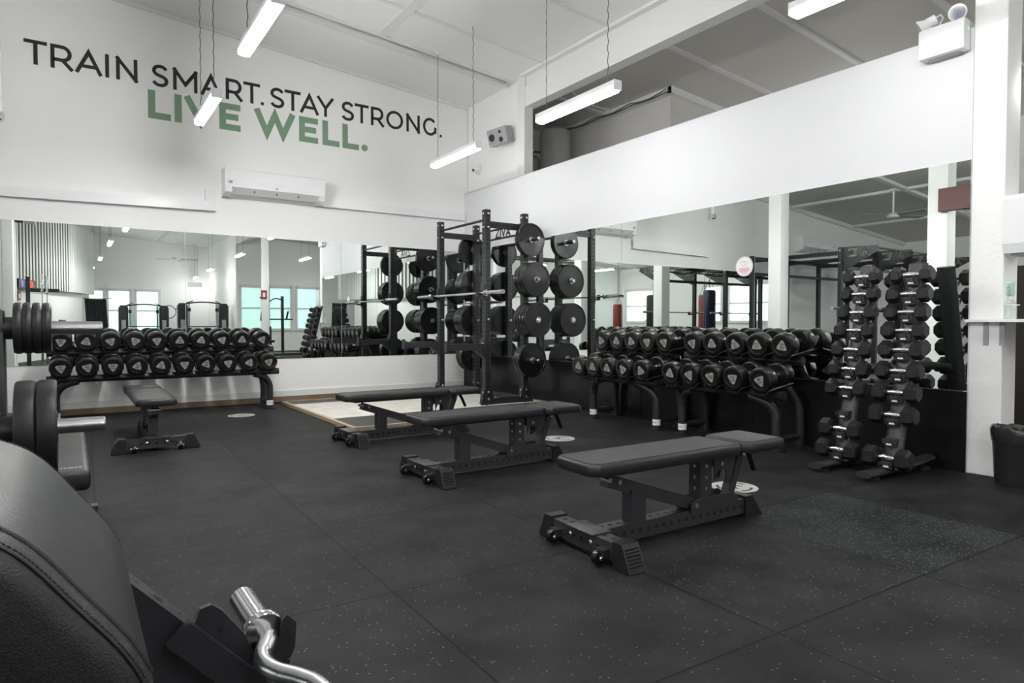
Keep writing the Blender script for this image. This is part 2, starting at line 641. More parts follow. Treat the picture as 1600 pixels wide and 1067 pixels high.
def trim(lo, hi, m=M_TRIMW, f=None):
    """box strip; f gives a ceiling height so the strip follows the slope"""
    global tn
    tn += 1
    mb = MB()
    if f:
        vs = []
        for dz in (lo[2], hi[2]):
            for x, y in ((lo[0], lo[1]), (hi[0], lo[1]), (hi[0], hi[1]), (lo[0], hi[1])):
                vs.append((x, y, f(x) + dz))
        mb.add(vs, [(3, 2, 1, 0), (4, 5, 6, 7), (0, 1, 5, 4), (1, 2, 6, 5), (2, 3, 7, 6), (3, 0, 4, 7)])
    else:
        mb.b2(lo, hi)
    return struct(mb.build('trim_%d' % tn, m, smooth=False))


trim((-.74, 7.40, -.07), (4.97, 7.46, 0), f=cz)
trim((-.74, 7.47, -.035), (4.97, 7.56, 0), f=cz)
trim((-.74, 7.33, -.03), (4.97, 7.36, 0), f=cz)
for y in (6.6, 5.4, 4.2, 3.0, 1.8, .6, -.6, -1.8, -3, -4.2, -5.4, -6.6):
    trim((-.74, y - .02, -.018), (4.97, y + .02, 0), f=cz)
for x in (3.1, .9):
    trim((x - .055, -13.5, -.03), (x + .055, 7.35, 0), f=cz)
trim((-.74, YB - .03, -.04), (5.04, YB, 0), f=cz)
trim((4.93, -7.9, -.035), (5.0, 7.1, 0), f=cz)
for y in (5.27, 4.09, 2.95, 1.8, .6, -.6, -1.8, -3):
    trim((5.13, y - .03, -.03), (10.6, y + .03, 0), f=cz)
trim((6.59, 6.0, -.09), (6.65, YB, 0), f=cz)
trim((6.59, 5.99, -.09), (10.6, 6.06, 0), f=cz)
trim((5.15, 7.3, -.03), (6.6, 7.36, 0), f=cz)
for y in (6.2, 3.8, 1.4, -1.0, -3.4):
    trim((-8.5, y - .05, -.06), (-.92, y + .05, 0), f=cl)
for x in (-3.4, -5.9):
    trim((x - .05, -13.5, -.05), (x + .05, 8.6, 0), f=cl)
trim((-8.5, YB - .08, -.09), (-.74, YB, 0), f=cl)
trim((5.02, YB - .02, 2.94), (5.04, YB, 4.26), M_TRIMW)
# ledge where the lined wall stops
trim((XR, 7.2, 2.955), (5.05, YB, 2.975), M_TRIMW)
struct(MB().b2((-.6, YB - .035, 0), (4.93, YB, 0.065)).build('baseboard_back', M_WOOD, smooth=False))
struct(MB().b2((-.6, YB - .02, 0.066), (4.93, YB, 0.14)).build('baseboard_cap', M_TRIMW, smooth=False)).name = 'trim_base_cap'
# cupboard platform for the tank
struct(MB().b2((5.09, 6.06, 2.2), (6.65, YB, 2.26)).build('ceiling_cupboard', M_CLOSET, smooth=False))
# black kickboards
for i, (y0, y1) in enumerate([(1.902, 2.30), (2.305, 3.55), (3.555, 4.9), (4.905, 6.3), (6.305, YB - .001)]):
    struct(MB().b2((XR - .012, y0, 0.0), (XR - .001, y1, 0.545)).build('baseboard_black', M_KICK, smooth=False)).name = 'baseboard_black_%d' % (i + 1)
struct(MB().b2((XR - .016, 1.925, .545), (XR - .001, YB - .001, .5525)).build('trim_chrome_channel', M_BRUSH, smooth=False))

# mirrors
names = ['beyond the small plates, seen only in the other mirror', 'behind the small plates and sleeves', 'in the middle between two seams', 'in the corner behind the power rack']
for (a, b), t in zip([(-3.2, -.578), (-.574, 1.146), (1.150, 3.049), (3.053, 4.955)], names):
    tag(MB().b2((a, YB - .007, .553), (b, YB - .001, 2.09)).build('wall_mirror', M_MIRROR, smooth=False),
        'frameless mirror panel under the lettering, ' + t, 'mirror', 'mirror panels on the lettered wall')
names = ['beside the white pillar behind the hex dumbbell tower', 'carrying the round sticker at its edge', 'behind the round dumbbells next to the power rack', 'in the corner behind the power rack']
names[1], names[0] = 'second from the white pillar', 'carrying the round sticker, beside the white pillar'
for (a, b), t in zip([(1.902, 3.548), (3.552, 5.212), (5.216, 6.92), (6.924, YB - .01)], names):
    tag(MB().b2((XR - .007, a, .553), (XR - .001, b, 2.09)).build('wall_mirror', M_MIRROR, smooth=False),
        'frameless mirror panel above the black boards, ' + t, 'mirror', 'mirror panels above the black boards')


# windows
def window(n, c, w_, h_, axis, pane, t):
    """sash window: frame, rail, panes; centre c, facing axis"""
    mb = MB()
    ux = V((1, 0, 0)) if axis == 'x' else V((0, 1, 0))
    nn = V((0, 1, 0)) if axis == 'x' else V((1, 0, 0))
    c = V(c)

    def bar(u0, u1, z0, z1, d=.09):
        p = c + ux * (u0 + u1) / 2 + V((0, 0, (z0 + z1) / 2))
        dd = ux * (u1 - u0) + nn * d
        mb.box(p, (abs(dd.x), abs(dd.y), z1 - z0))
    W, H = w_ / 2, h_ / 2
    bar(-W - .07, -W + .03, -H - .06, H + .08)
    bar(W - .03, W + .07, -H - .06, H + .08)
    bar(-W, W, H - .03, H + .08)
    bar(-W - .05, W + .05, -H - .06, -H + .03, .13)
    bar(-W, W, -.025, .025, .05)
    o = struct(mb.build('window_%d' % n, M_TRIMW, smooth=False))
    pm = MB()
    d = ux * (w_ - .04) + nn * .006
    pm.box(c, (abs(d.x), abs(d.y), h_ - .04))
    pm.build('pane', pane, o, smooth=False)
    return o


k = 0
for x0, x1, z0, z1 in FWIN:
    k += 1
    window(k, ((x0 + x1) / 2, -13.62, (z0 + z1) / 2), x1 - x0, z1 - z0, 'x', M_FROST, 0)
for x0, x1, z0, z1 in RWIN:
    k += 1
    window(k, ((x0 + x1) / 2, -7.92, (z0 + z1) / 2), x1 - x0, z1 - z0, 'x', M_FROST, 0)
for y0, y1, z0, z1 in LWIN:
    k += 1
    window(k, (-8.52, (y0 + y1) / 2, (z0 + z1) / 2), y1 - y0, z1 - z0, 'y', M_GLASS, 0)


def foliage(name, lo, hi, n, r, label):
    mb = MB()
    rg = random.Random(3)
    for i in range(n):
        c = V([rg.uniform(a, b) for a, b in zip(lo, hi)])
        for q in range(18):
            d = V((rg.gauss(0, 1), rg.gauss(0, 1), rg.gauss(0, 1))).normalized()
            p = c + d * r * rg.uniform(.3, 1)
            u, v = frame_of(d)
            s_ = rg.uniform(.08, .16)
            mb.add([p - u * s_, p + v * s_ * .5, p + u * s_, p - v * s_ * .5], [(0, 1, 2, 3)])
    o = mb.build(name, M_LEAF, smooth=False)
    o['kind'] = 'stuff'
    return tag(o, label, 'foliage')


foliage('tree_foliage', (-1, -16.5, -.3), (5.5, -15.2, 1.7), 110, .5, 'green leafy bushes outside the frosted windows of the end wall')
foliage('tree_foliage', (-13, -6, -.5), (-11.5, 6, 1.0), 90, .5, 'tree tops outside the bright clear windows, low in the panes')

# slatted upper storey seen in the mirror
P0, P1, P2 = V((-1.48, -2.2, 0)), V((.02, -6.9, 0)), V((.68, -8.95, 0))
mb = MB()
poly = [(P0.x, P0.y), (P2.x, P2.y), (P2.x, -9.3), (-8.4, -9.3), (-8.4, -2.2)]
mb.prism([(x, y) for x, y in poly], (0, 0, 2.0), (1, 0, 0), (0, 1, 0), (0, 0, 1.3))
struct(mb.build('wall_storey', M_WALL, smooth=False))
d = (P2 - P0).normalized()
nn = V((-d.y, d.x, 0))
if nn.x < 0:
    nn = -nn
mb = MB()
L_ = (P1 - P0).length
mb.box((P0 + P1) / 2 + nn * .01 + V((0, 0, 3.02)), (L_, .02, 2.1), Matrix((d, nn, V((0, 0, 1)))).transposed(), 1)
n = 25
for i in range(n):
    p = P0 + d * (L_ * (i + .5) / n)
    mb.box(p + nn * .024 + V((0, 0, 3.02)), (L_ / n * .52, .010, 2.1), Matrix((d, nn, V((0, 0, 1)))).transposed(), 0)
struct(mb.build('wall_slatted', [M_SLATW, M_SLATD], smooth=False))
mb = MB()
L2 = (P2 - P1).length
n = 60
vs, fs = [], []
for i in range(n + 1):
    p = P1 + d * (L2 * i / n) + nn * (.02 + .016 * (1 if (i // 2) % 2 else -1))
    vs += [p + V((0, 0, 1.98)), p + V((0, 0, 4.08))]
for i in range(n):
    fs.append((2 * i, 2 * i + 2, 2 * i + 3, 2 * i + 1))
mb.add(vs, fs)
mb.add([v - nn * .03 for v in map(V, vs)], [tuple(reversed(f)) for f in fs])
struct(mb.build('wall_corrugated', M_CORR, smooth=False))
struct(MB().prism([(-8.4, -2.3), (-1.56, -2.3), (.35, -8.3), (.1, -8.9), (-8.4, -8.9)], (0, 0, 0), (1, 0, 0), (0, 1, 0), (0, 0, 2.0)).build('wall_office', M_WALL, smooth=False))

# ------------------------------------------------------------------ wall lettering
def arc(cx, cy, rx, ry, a0, a1, n):
    return [(cx + rx * cos(radians(a0 + (a1 - a0) * i / n)), cy + ry * sin(radians(a0 + (a1 - a0) * i / n))) for i in range(n + 1)]


S_PTS = [(.93, .84), (.84, .92), (.7, .98), (.52, 1.0), (.33, .98), (.17, .91), (.08, .8), (.08, .69), (.16, .6), (.32, .54), (.52, .5), (.74, .45), (.89, .38), (.96, .28), (.93, .15), (.83, .07), (.68, .015), (.48, 0), (.3, .02), (.14, .09), (.04, .17)]
GLYPH = {
    'T': [([(-.0, 1), (1., 1)], 0), ([(.5, 1), (.5, 0)], 0)],
    'R': [([(0, 0), (0, 1), (.5, 1)] + arc(.52, .68, .40, .32, 90, -90, 14) + [(0, .36)], 0), ([(.52, .36), (.95, 0)], 0)],
    'A': [([(0, 0), (.5, 1), (1, 0)], 0), ([(.17, .28), (.83, .28)], 0)],
    'I': [([(.5, 0), (.5, 1)], 0)],
    'N': [([(0, 0), (0, 1)], 0), ([(0, 1), (1, 0)], 0), ([(1, 0), (1, 1)], 0)],
    'S': [(S_PTS, 0)],
    'M': [([(0, 0), (0, 1)], 0), ([(0, 1), (.5, .27), (1, 1)], 0), ([(1, 1), (1, 0)], 0)],
    'Y': [([(0, 1), (.5, .42), (1, 1)], 0), ([(.5, .42), (.5, 0)], 0)],
    'O': [(arc(.5, .5, .5, .5, 0, 348, 29), 1)],
    'G': [(arc(.5, .5, .5, .5, 42, 325, 26) + [(.95, .2), (.95, .5)], 0)],
    'L': [([(0, 1), (0, 0), (1, 0)], 0)],
    'V': [([(0, 1), (.5, 0), (1, 1)], 0)],
    'W': [([(0, 1), (.26, 0), (.5, .95), (.74, 0), (1, 1)], 0)],
    'E': [([(1, 1), (0, 1), (0, 0), (1, 0)], 0), ([(0, .51), (.88, .51)], 0)],
}
ENDCUT = {'V', 'W', 'A', 'N', 'M', 'Y'}


def put_letters(seq, z0, z1, wd, m, name, parent):
    mb = MB()
    for ch, x0, x1 in seq:
        if ch == '.':
            r = (x1 - x0) / 2
            mb.lathe([(r, 0), (r, .003)], ((x0 + x1) / 2, YB - .0005, z0 + r), (0, -1, 0), 20)
            continue
        if ch == 'I':
            mb.b2(((x0 + x1) / 2 - wd / 2, YB - .0035, z0), ((x0 + x1) / 2 + wd / 2, YB - .0005, z1))
            continue
        diag = ch in ENDCUT
        hx = wd / 2 * (1.12 if diag and ch not in 'NM' else 1)
        ax0, ax1 = x0 + hx, x1 - hx
        az0, az1 = z0 + wd / 2, z1 - wd / 2
        if ch == 'T':
            ax0, ax1 = x0, x1
        if ch in 'LE':
            ax1 = x1
        for gi, (pts, closed) in enumerate(GLYPH[ch]):
            q = []
            for u, v in pts:
                X, Z = ax0 + (ax1 - ax0) * u, az0 + (az1 - az0) * v
                q.append([X, Z])
            # straight ends run to the cap line or the base line
            if not closed and ch not in 'SG':
                for e, o_ in ((0, 1), (-1, -2)):
                    dx, dz = q[e][0] - q[o_][0], q[e][1] - q[o_][1]
                    if abs(dz) > 1e-6 and abs(dz) > .3 * abs(dx):
                        if abs(q[e][1] - az0) < 1e-6 or abs(q[e][1] - az1) < 1e-6:
                            kx = (wd / 2) / abs(dz)
                            q[e][0] += dx * kx
                            q[e][1] += dz * kx
            mb.ribbon(q, wd, (0, YB - .0005, 0), (1, 0, 0), (0, 0, 1), (0, -.003 - .0004 * gi, 0), bool(closed))
    return mb.build(name, m, parent, smooth=False)


LET = thing('wall_lettering', 'black and sage green slogan lettered high on the white wall above the air conditioner', 'lettering', (0, 0, 0))
line1 = [('T', -0.358, -0.156), ('R', -0.128, 0.076), ('A', 0.092, 0.341), ('I', 0.371, 0.407), ('N', 0.474, 0.684), ('S', 0.82, 1.004), ('M', 1.047, 1.306), ('A', 1.34, 1.573), ('R', 1.621, 1.818), ('T', 1.825, 2.024), ('.', 2.029, 2.071), ('S', 2.139, 2.326), ('T', 2.326, 2.529), ('A', 2.52, 2.764), ('Y', 2.745, 2.965), ('S', 3.067, 3.253), ('T', 3.257, 3.457), ('R', 3.49, 3.686), ('O', 3.717, 3.973), ('N', 4.024, 4.234), ('G', 4.286, 4.513), ('.', 4.553, 4.594)]
line2 = [('L', 0.784, 1.018), ('I', 1.058, 1.135), ('V', 1.166, 1.514), ('E', 1.545, 1.788), ('W', 1.953, 2.451), ('E', 2.505, 2.752), ('L', 2.811, 3.041), ('L', 3.084, 3.316), ('.', 3.35, 3.441)]
for a, b in ((0, 5), (5, 11), (11, 15), (15, 22)):
    put_letters(line1[a:b], 3.75, 4.005, .037, M_TXTB, 'slogan_word', LET)['label'] = 'thin black slogan word'
for a, b in ((0, 4), (4, 9)):
    put_letters(line2[a:b], 3.375, 3.70, .075, M_TXTG, 'slogan_word', LET)['label'] = 'bold sage green slogan word'


# ------------------------------------------------------------------ lights
def batten_light(x, y0, y1, z, label, roof=cz, k=1.0):
    t = thing('batten_light', label, 'light', (x, (y0 + y1) / 2, z), 0, 'hanging tube lights')
    h = (y1 - y0) / 2
    MB().rbox((0, 0, .028), (.086, 2 * h, .05), .008).build('housing', M_WHITE, t)
    mb = MB()
    mb.rbox((0, 0, -.018), (.082, 2 * h - .012, .05), .02)
    mb.build('diffuser', led(k), t)
    for s_ in (-1, 1):
        e = MB().rbox((0, s_ * (h - .0), .012), (.09, .012, .085), .004)
        e.build('end_cap', M_WHITE, t)
        top = roof(x) - z
        pts = []
        c = MB()
        n = 40
        pts = [(.004 * sin(i * 1.9), s_ * (h - .12) + .004 * cos(i * 1.9), .05 + (top - .05) * i / n) for i in range(n + 1)]
        c.tube(pts, .0035, 6)
        c.build('hanging_chain', M_CABLE, t)
    MB().lathe([(.03, 0), (.03, .02), (.012, .03)], (0, h - .12, roof(x) - z), (0, 0, -1), 12).build('ceiling_rose', M_WHITE, t)
    return t


LIGHTS = [
    (1.09, 4.18, 5.12, 3.0, 'lit tube light hanging highest, cut off by the top of the picture'),
    (1.09, 6.2, 7.13, 3.0, 'lit tube light hanging in front of the words smart and live'),
    (3.83, 6.32, 7.42, 3.0, 'lit tube light hanging near the corner beside the wall speaker'),
    (3.85, 4.10, 5.21, 3.0, 'lit tube light hanging in front of the water heater opening'),
    (3.88, 1.45, 2.51, 3.0, 'lit tube light over the white panel near the emergency lamp'),
    (1.0, 1.1, 2.2, 3.0, 'tube light seen in the lettered wall mirror, at its top edge'),
    (.85, -2.1, -1.0, 3.0, 'tube light seen in the mirror beside the slatted wall, largest glow'),
    (.8, -6.7, -5.6, 3.0, 'tube light seen in the mirror beside the slatted wall, middle glow'),
    (.7, -10.8, -9.8, 3.0, 'tube light seen in the mirror beside the slatted wall, lowest glow'),
    (4.1, -3.3, -2.3, 3.0, 'tube light seen in the mirror beside the far column'),
    (4.3, -9.3, -8.3, 3.0, 'tube light seen in the mirror under the ceiling fan blade'),
    (4.4, -13.2, -12.3, 2.95, 'tube light seen in the mirror low above the window wall vent'),
]
for L_ in LIGHTS:
    batten_light(*L_, k=2.25 if L_[0] < 2 else (.42 if L_[1] > 0 else 1.1))
for x, y, t in [(-3.0, 3.4, 'tube light seen in the mirror by the red painted beam, small end glow'), (-3.0, -.4, 'added tube light of the rack area over the hanging bags'),
                (-6.2, 3.4, 'added tube light of the rack area beside the clear windows'), (-6.0, -.4, 'added tube light of the rack area beyond the punching bags'), (-3.0, -4.2, 'added tube light of the rack area by the slatted storey')]:  # all but the first are added lamps that brighten the mirrored rack area
    batten_light(x, y - .55, y + .55, 2.95, t, cl, 1.3)
for x, y, t in [(6.95, 1.7, 'tube light past the pillar, a glow at the picture edge'), (8.8, 4.6, 'added tube light of the side bay beyond the cupboard corner'), (6.9, -.9, 'added tube light of the side bay level with the pillar'), (6.3, -3.9, 'tube light of the side bay, a starry glow in the mirror beside the far column'), (8.6, -1.0, 'added tube light deep in the side bay'), (8.4, -5.9, 'added tube light of the side bay near its frosted windows')]:  # added to brighten the bay, except the edge glow and the starry glow
    batten_light(x, y - .55, y + .55, 3.1, t, k=.9)


# ------------------------------------------------------------------ wall fittings
def aircon(x0, x1, z0, z1, label):
    t = thing('air_conditioner', label, 'air conditioner', ((x0 + x1) / 2, YB, z0), 0)
    W = x1 - x0
    H = z1 - z0
    prof = [(0, H), (-.19, H), (-.215, H - .02), (-.222, H - .14), (-.21, H * .33), (-.15, H * .28), (-.08, H * .1), (-.02, 0), (0, 0)]
    mb = MB()
    mb.prism([(-y, z) for y, z in prof], (-W / 2, 0, 0), (0, -1, 0), (0, 0, 1), (W, 0, 0))
    mb.build('casing', M_WHITE, t, smooth=False)
    mb = MB()
    R = Matrix.Rotation(radians(-32), 3, 'X')
    mb.box((0, -.19, H * .20), (W * .86, .13, .012), R)
    mb.build('louvre', M_WHITE, t, smooth=False)
    mb = MB()
    mb.b2((-W * .43, -.2, H * .27), (W * .43, -.12, H * .315))
    mb.build('air_slot', M_DARKP, t, smooth=False)
    for s_ in (-1, 1):
        mb = MB()
        mb.prism([(.0, .0), (.1, .0), (.2, H * .12), (.217, H * .33), (0, H * .36)], (s_ * W * .465 - .04, 0, 0), (0, -1, 0), (0, 0, 1), (.08, 0, 0))
        mb.build('end_cheek', M_WHITE, t, smooth=False)
    for q in (-.22, 0, .22):
        MB().box((W * q, -.2, H * .235), (.008, .03, .05)).build('louvre_tab', M_DARKP, t, smooth=False)
    MB().b2((-W * .465, -.2235, H * .42), (-W * .43, -.221, H * .52)).build('energy_sticker', M_GREYP, t, smooth=False)
    MB().b2((-.012, -.2165, H * .37), (.012, -.2145, H * .41)).build('logo_badge', M_DARKP, t, smooth=False)
    return t


aircon(1.56, 2.77, 2.55, 2.88, 'white split air conditioner on the wall under the green slogan line')
aircon(-4.85, -3.55, 2.62, 2.95, 'white split air conditioner seen in the mirror above the squat rig')


def conduit(x0, z0, x1, z1, h, label, turn=None):
    mb = MB()
    mb.prism([(x0, z0 - h / 2), (x1, z1 - h / 2), (x1, z1 + h / 2), (x0, z0 + h / 2)], (0, YB - .001, 0), (1, 0, 0), (0, 0, 1), (0, -.06, 0))
    if turn:
        mb.b2((x1 - .11, YB - .06, z1), (x1, YB - .001, turn))
    o = mb.build('pipe_cover', M_WHITE, smooth=False)
    return tag(o, label, 'conduit', 'pipe covers on the lettered wall')


conduit(-.6, 2.38, 1.48, 2.42, .11, 'white pipe cover running from the air conditioner towards the mirror end', 2.62)
conduit(2.78, 2.60, 4.95, 2.605, .10, 'white pipe cover running from the air conditioner to the corner')
for x in (-.56, 1.33):
    pass

t = thing('security_camera', 'small white dome security camera on the upper wall by the corner', 'camera', (5.04, 8.3, 3.27))
MB().lathe([(.075, 0), (.075, .03), (.05, .04)], (0, 0, 0), (-1, 0, 0), 24).build('base', M_WHITE, t)
MB().lathe([(.042, 0), (.044, .03), (.036, .06), (.0, .075)], (-.035, 0, 0), (-1, -.15, -.25), 20).build('eyeball', M_WHITE, t)
MB().lathe([(.02, 0), (.02, .01)], (-.107, -.011, -.018), (-1, -.15, -.25), 14).build('lens', M_DARKP, t)

t = thing('wall_speaker', 'small grey box speaker on the upper wall beside the column', 'speaker', (5.0, 7.5, 3.55))
R = Matrix.Rotation(radians(-14), 3, 'Y') @ Matrix.Rotation(radians(18), 3, 'Z')
MB().rbox((-.11, 0, 0), (.16, .33, .22), .015, R).build('cabinet', M_GREYP, t)
mb = MB()
c0 = V((-.11, 0, 0))
for q, (a, b, r) in enumerate([(.06, .05, .022), (.06, -.05, .035), (-.09, 0, .05)]):
    mb.disc(c0 + R @ V((-.0815, -a, b)), R @ V((-1, 0, 0)), r, 16)
mb.build('driver', M_DARKP, t, smooth=False)
MB().b2((-.05, -.03, -.03), (.04, .03, .03)).build('bracket', M_GREYP, t, smooth=False)

# emergency twin spot light on the panel
t = thing('emergency_light', 'white emergency light box with two spot heads beside the pillar top', 'emergency light', (XR, 2.06, 2.83))
MB().rbox((-.055, 0, .08), (.10, .28, .2), .01).build('battery_box', M_WHITE, t)
MB().rbox((-.03, 0, -.024), (.05, .2, .012), .004).build('gland', M_GREYP, t)
for s_ in (1, -1):
    y = s_ * .09
    MB().cyl((-.055, y, .17), (-.055, y, .215), .014).build('stem', M_WHITE, t)
    c = V((-.055, y, .235))
    dr = V((-.35, .85, -.42) if s_ > 0 else (-.85, -.2, -.3)).normalized()
    h_ = MB().lathe([(.02, -.04), (.034, -.04), (.036, .02), (.052, .055), (.054, .065), (.046, .066)], c, dr, 20).build('spot_head', M_WHITE, t)
    MB().lathe([(.044, 0), (.044, .003)], c + dr * .063, dr, 20).build('lens', M_LENS, h_)
    MB().tube([c - dr * .03 + V((0, 0, .01)), c - dr * .07 + V((0, 0, .01)), c - dr * .085 + V((0, 0, -.02)), c - dr * .06 + V((0, 0, -.06))], .004, 6).build('cable', M_WHITE, t)
MB().disc((-.04, -.1415, .12), (0, -1, 0), .008, 10).build('indicator', M_GREENLED, t, smooth=False)

# towel dispenser on the pillar
t = thing('paper_dispenser', 'white plastic paper dispenser on the side of the white pillar', 'dispenser', (5.08, 1.71, 1.45))
mb = MB()
mb.prism([(-.12, 0), (.12, 0), (.14, .06), (.14, .34), (.11, .37), (-.11, .37), (-.14, .34), (-.14, .06)], (0, 0, 0), (1, 0, 0), (0, 0, 1), (0, -.17, 0))
mb.build('cover', M_WHITE, t, smooth=False)
MB().lathe([(.02, 0), (.02, .004)], (-.03, -.17, .12), (0, -1, 0), 16).build('lock', M_GREYP, t)
MB().b2((-.09, -.15, -.012), (.09, -.03, 0)).build('paper_slot', M_GREYP, t, smooth=False)

# shelf round the pillar
t = thing('wall_shelf', 'thin white shelf with a cork edge fixed round the pillar at waist height', 'shelf', (5.08, 1.66, 1.0))
MB().b2((-.16, -.42, .012), (.42, .245, .03)).b2((-.36, -.42, .012), (-.16, .035, .03)).build('board', M_WHITE, t, smooth=False)
MB().b2((-.362, -.423, .008), (.422, -.42, .034)).build('edging', M_LEDGE, t, smooth=False)
for p in ((-.107, .14), (-.107, .05)):
    MB().b2((p[0] - .006, p[1] - .015, -.14), (p[0], p[1] + .015, .012)).build('bracket', M_GREYP, t, smooth=False)
    if p[1] < .1:
        break

t = thing('spray_bottle', 'clear spray bottle with a mint green trigger head in a wire holder on the shelf', 'bottle', (4.80, 1.612, 1.031))
MB().lathe([(.03, 0), (.034, .004), (.034, .08), (.03, .10), (.014, .118), (.014, .13)], (0, 0, 0), (0, 0, 1), 20).build('bottle_body', M_CLEARPL, t)
mb = MB()
mb.rbox((-.004, 0, .185), (.05, .034, .09), .012)
mb.box((-.04, 0, .205), (.04, .02, .02))
mb.tube([(-.03, 0, .19), (-.05, 0, .17), (-.048, 0, .15)], .006, 6)
mb.build('trigger_head', M_MINT, t)
MB().lathe([(.018, 0), (.018, .02)], (0, 0, .12), (0, 0, 1), 14).build('collar', M_WHITE, t)
MB().tube([(0, 0, .12), (.005, 0, .06), (.016, 0, .01)], .0025, 6).build('dip_tube', M_WHITE, t)
MB().tube([(.045 * cos(a), .045 * sin(a), .085) for a in [i * pi / 8 for i in range(16)]], .003, 6, closed=True).build('wire_ring', M_WHITE, t)

# bin
t = thing('rubbish_bin', 'black round rubbish bin with a crumpled liner beside the pillar foot', 'bin', (4.885, 1.583, 0))
MB().lathe([(.115, 0), (.12, .01), (.136, .295), (.139, .30), (.139, .325), (.134, .325)], (0, 0, 0), (0, 0, 1), 36).build('bin_body', M_DARKP, t)
mb = MB()
vs, fs = [], []
rg = random.Random(5)
n = 40
for j, (r, z) in enumerate([(.1385, .265), (.142, .29), (.143, .335), (.137, .355), (.12, .36), (.112, .31), (.10, .2)]):
    for i in range(n):
        a = 2 * pi * i / n
        k_ = rg.uniform(-.001, .007) if j else .001
        vs.append(((r + k_) * cos(a), (r + k_) * sin(a), z + rg.uniform(-.008, .012)))
for j in range(6):
    for i in range(n):
        fs.append((j * n + i, j * n + (i + 1) % n, (j + 1) * n + (i + 1) % n, (j + 1) * n + i))
mb.add(vs, fs)
mb.build('liner', M_BAG, t)

tag(MB().rbox((7.35, 2.35, .76), (.7, 1.3, 1.52), .01).build('storage_cabinet', M_BROWN), 'tall dark brown cabinet past the pillar and behind the bin', 'cabinet')

# water heater
t = thing('water_heater', 'grey hot water cylinder in the dim opening above the white panel', 'water heater', (6.22, 8.0, 2.26))
MB().lathe([(.22, 0), (.235, .02), (.235, 1.62), (.225, 1.68), (.18, 1.72), (0, 1.74)], (0, 0, 0), (0, 0, 1), 40).build('tank', M_TANK, t)
MB().lathe([(.03, 0), (.03, .02)], (-.21, -.10, 1.45), (-.85, -.5, 0), 12).build('valve_boss', M_CHROME, t)
mb = MB()
mb.tube([(-.2, .06, 1.36), (-.32, .1, 1.36), (-.36, .1, 1.33), (-.36, .1, 1.29), (-.30, .06, 1.27), (-.27, .05, 1.22), (-.27, .05, .86), (-.31, .08, .80), (-.42, .12, .78), (-.43, .12, .4)], .014, 8)
mb.build('copper_pipe', M_COPPER, t)
MB().rbox((-.28, .05, .86), (.06, .06, .07), .01).build('pipe_valve', M_GREYP, t)

# sagging service cables on the cupboard ceiling
for i, (a, sg) in enumerate([(6.50, .05), (6.44, .09)]):
    pts = []
    for q in range(25):
        y = 5.95 + (YB - .05 - 5.95) * q / 24
        pts.append((a, y, cz(a) - .10 - sg * abs(sin(q * .5)) * .5))
    o = MB().tube(pts, .008, 6).build('service_cable', M_CABLE)
    tag(o, 'dark cable looped along the cupboard ceiling edge, %s of two' % ('inner', 'outer')[i], 'cable', 'cables above the water heater')
pts = [(5.2 + 1.3 * q / 16, 6.7 + .4 * q / 16, cz(5.2 + 1.3 * q / 16) - .03 - .12 * sin(pi * q / 16)) for q in range(17)]
tag(MB().tube(pts, .008, 6).build('service_cable', M_WHITE), 'white cable sagging under the dim cupboard ceiling', 'cable')

tag(MB().tube([(1.2 + .1 * i, 7.375, cz(1.2 + .1 * i) - .022 - .006 * sin(i * .9)) for i in range(38)], .013, 8).build('service_cable', M_GREYP), 'grey cable clipped along the ceiling batten over the lamps by the corner', 'cable')
# hanging rod with chrome cap at the picture edge
t = thing('ceiling_fan', 'white ceiling fan hub with a chrome ring at the picture edge left of the slogan', 'ceiling fan', (-.575, 8.47, 0))
MB().lathe([(.036, 0), (.036, cz(-.57) - 3.15)], (0, 0, 3.15), (0, 0, 1), 16).build('down_rod', M_WHITE, t)
MB().lathe([(.0, 0), (.045, 0), (.060, .015), (.062, .08), (.036, .10)], (0, 0, 3.06), (0, 0, 1), 24).build('chrome_ring', M_CHROME, t)
t['label'] = 'white hanging rod with a chrome end ring beside the slogan'
t['category'] = 'hanging rod'
t.name = 'hanging_rod'

# sticker on the mirror
t = thing('round_sticker', 'round white sticker with red print on the mirror above the dumbbells', 'sticker', (XR - .008, 3.655, 1.51))
mb = MB()
mb.lathe([(.088, 0), (.088, .001)], (0, 0, 0), (-1, 0, 0), 40)
mb.build('sticker_disc', M_WHITE, t)
mb = MB()
ringp = lambda r: [(r * cos(2 * pi * i / 40), r * sin(2 * pi * i / 40)) for i in range(40)]
mb.ribbon(ringp(.081), .002, (-.0012, 0, 0), (0, -1, 0), (0, 0, 1), (-.0004, 0, 0), True)
rg = random.Random(2)
pts = [(.036 * cos(a) * (1 + .35 * sin(3 * a)), .024 + .026 * sin(a) * (1 + .3 * cos(2 * a))) for a in [i * 2 * pi / 24 for i in range(24)]]
mb.ribbon(pts, .0025, (-.0012, 0, 0), (0, -1, 0), (0, 0, 1), (-.0004, 0, 0), True)
mb.ribbon([(-.02, .03), (0, .045), (.018, .028), (.004, .012)], .0025, (-.0012, 0, 0), (0, -1, 0), (0, 0, 1), (-.0004, 0, 0))
for j in range(5):
    wdt = [.045, .06, .056, .042, .024][j]
    x = -wdt
    while x < wdt:
        l_ = rg.uniform(.008, .018)
        mb.ribbon([(x, -.014 - j * .011), (min(x + l_, wdt), -.014 - j * .011)], .006, (-.0012, 0, 0), (0, -1, 0), (0, 0, 1), (-.0004, 0, 0))
        x += l_ + .004
mb.build('red_print', M_PINK, t, smooth=False)

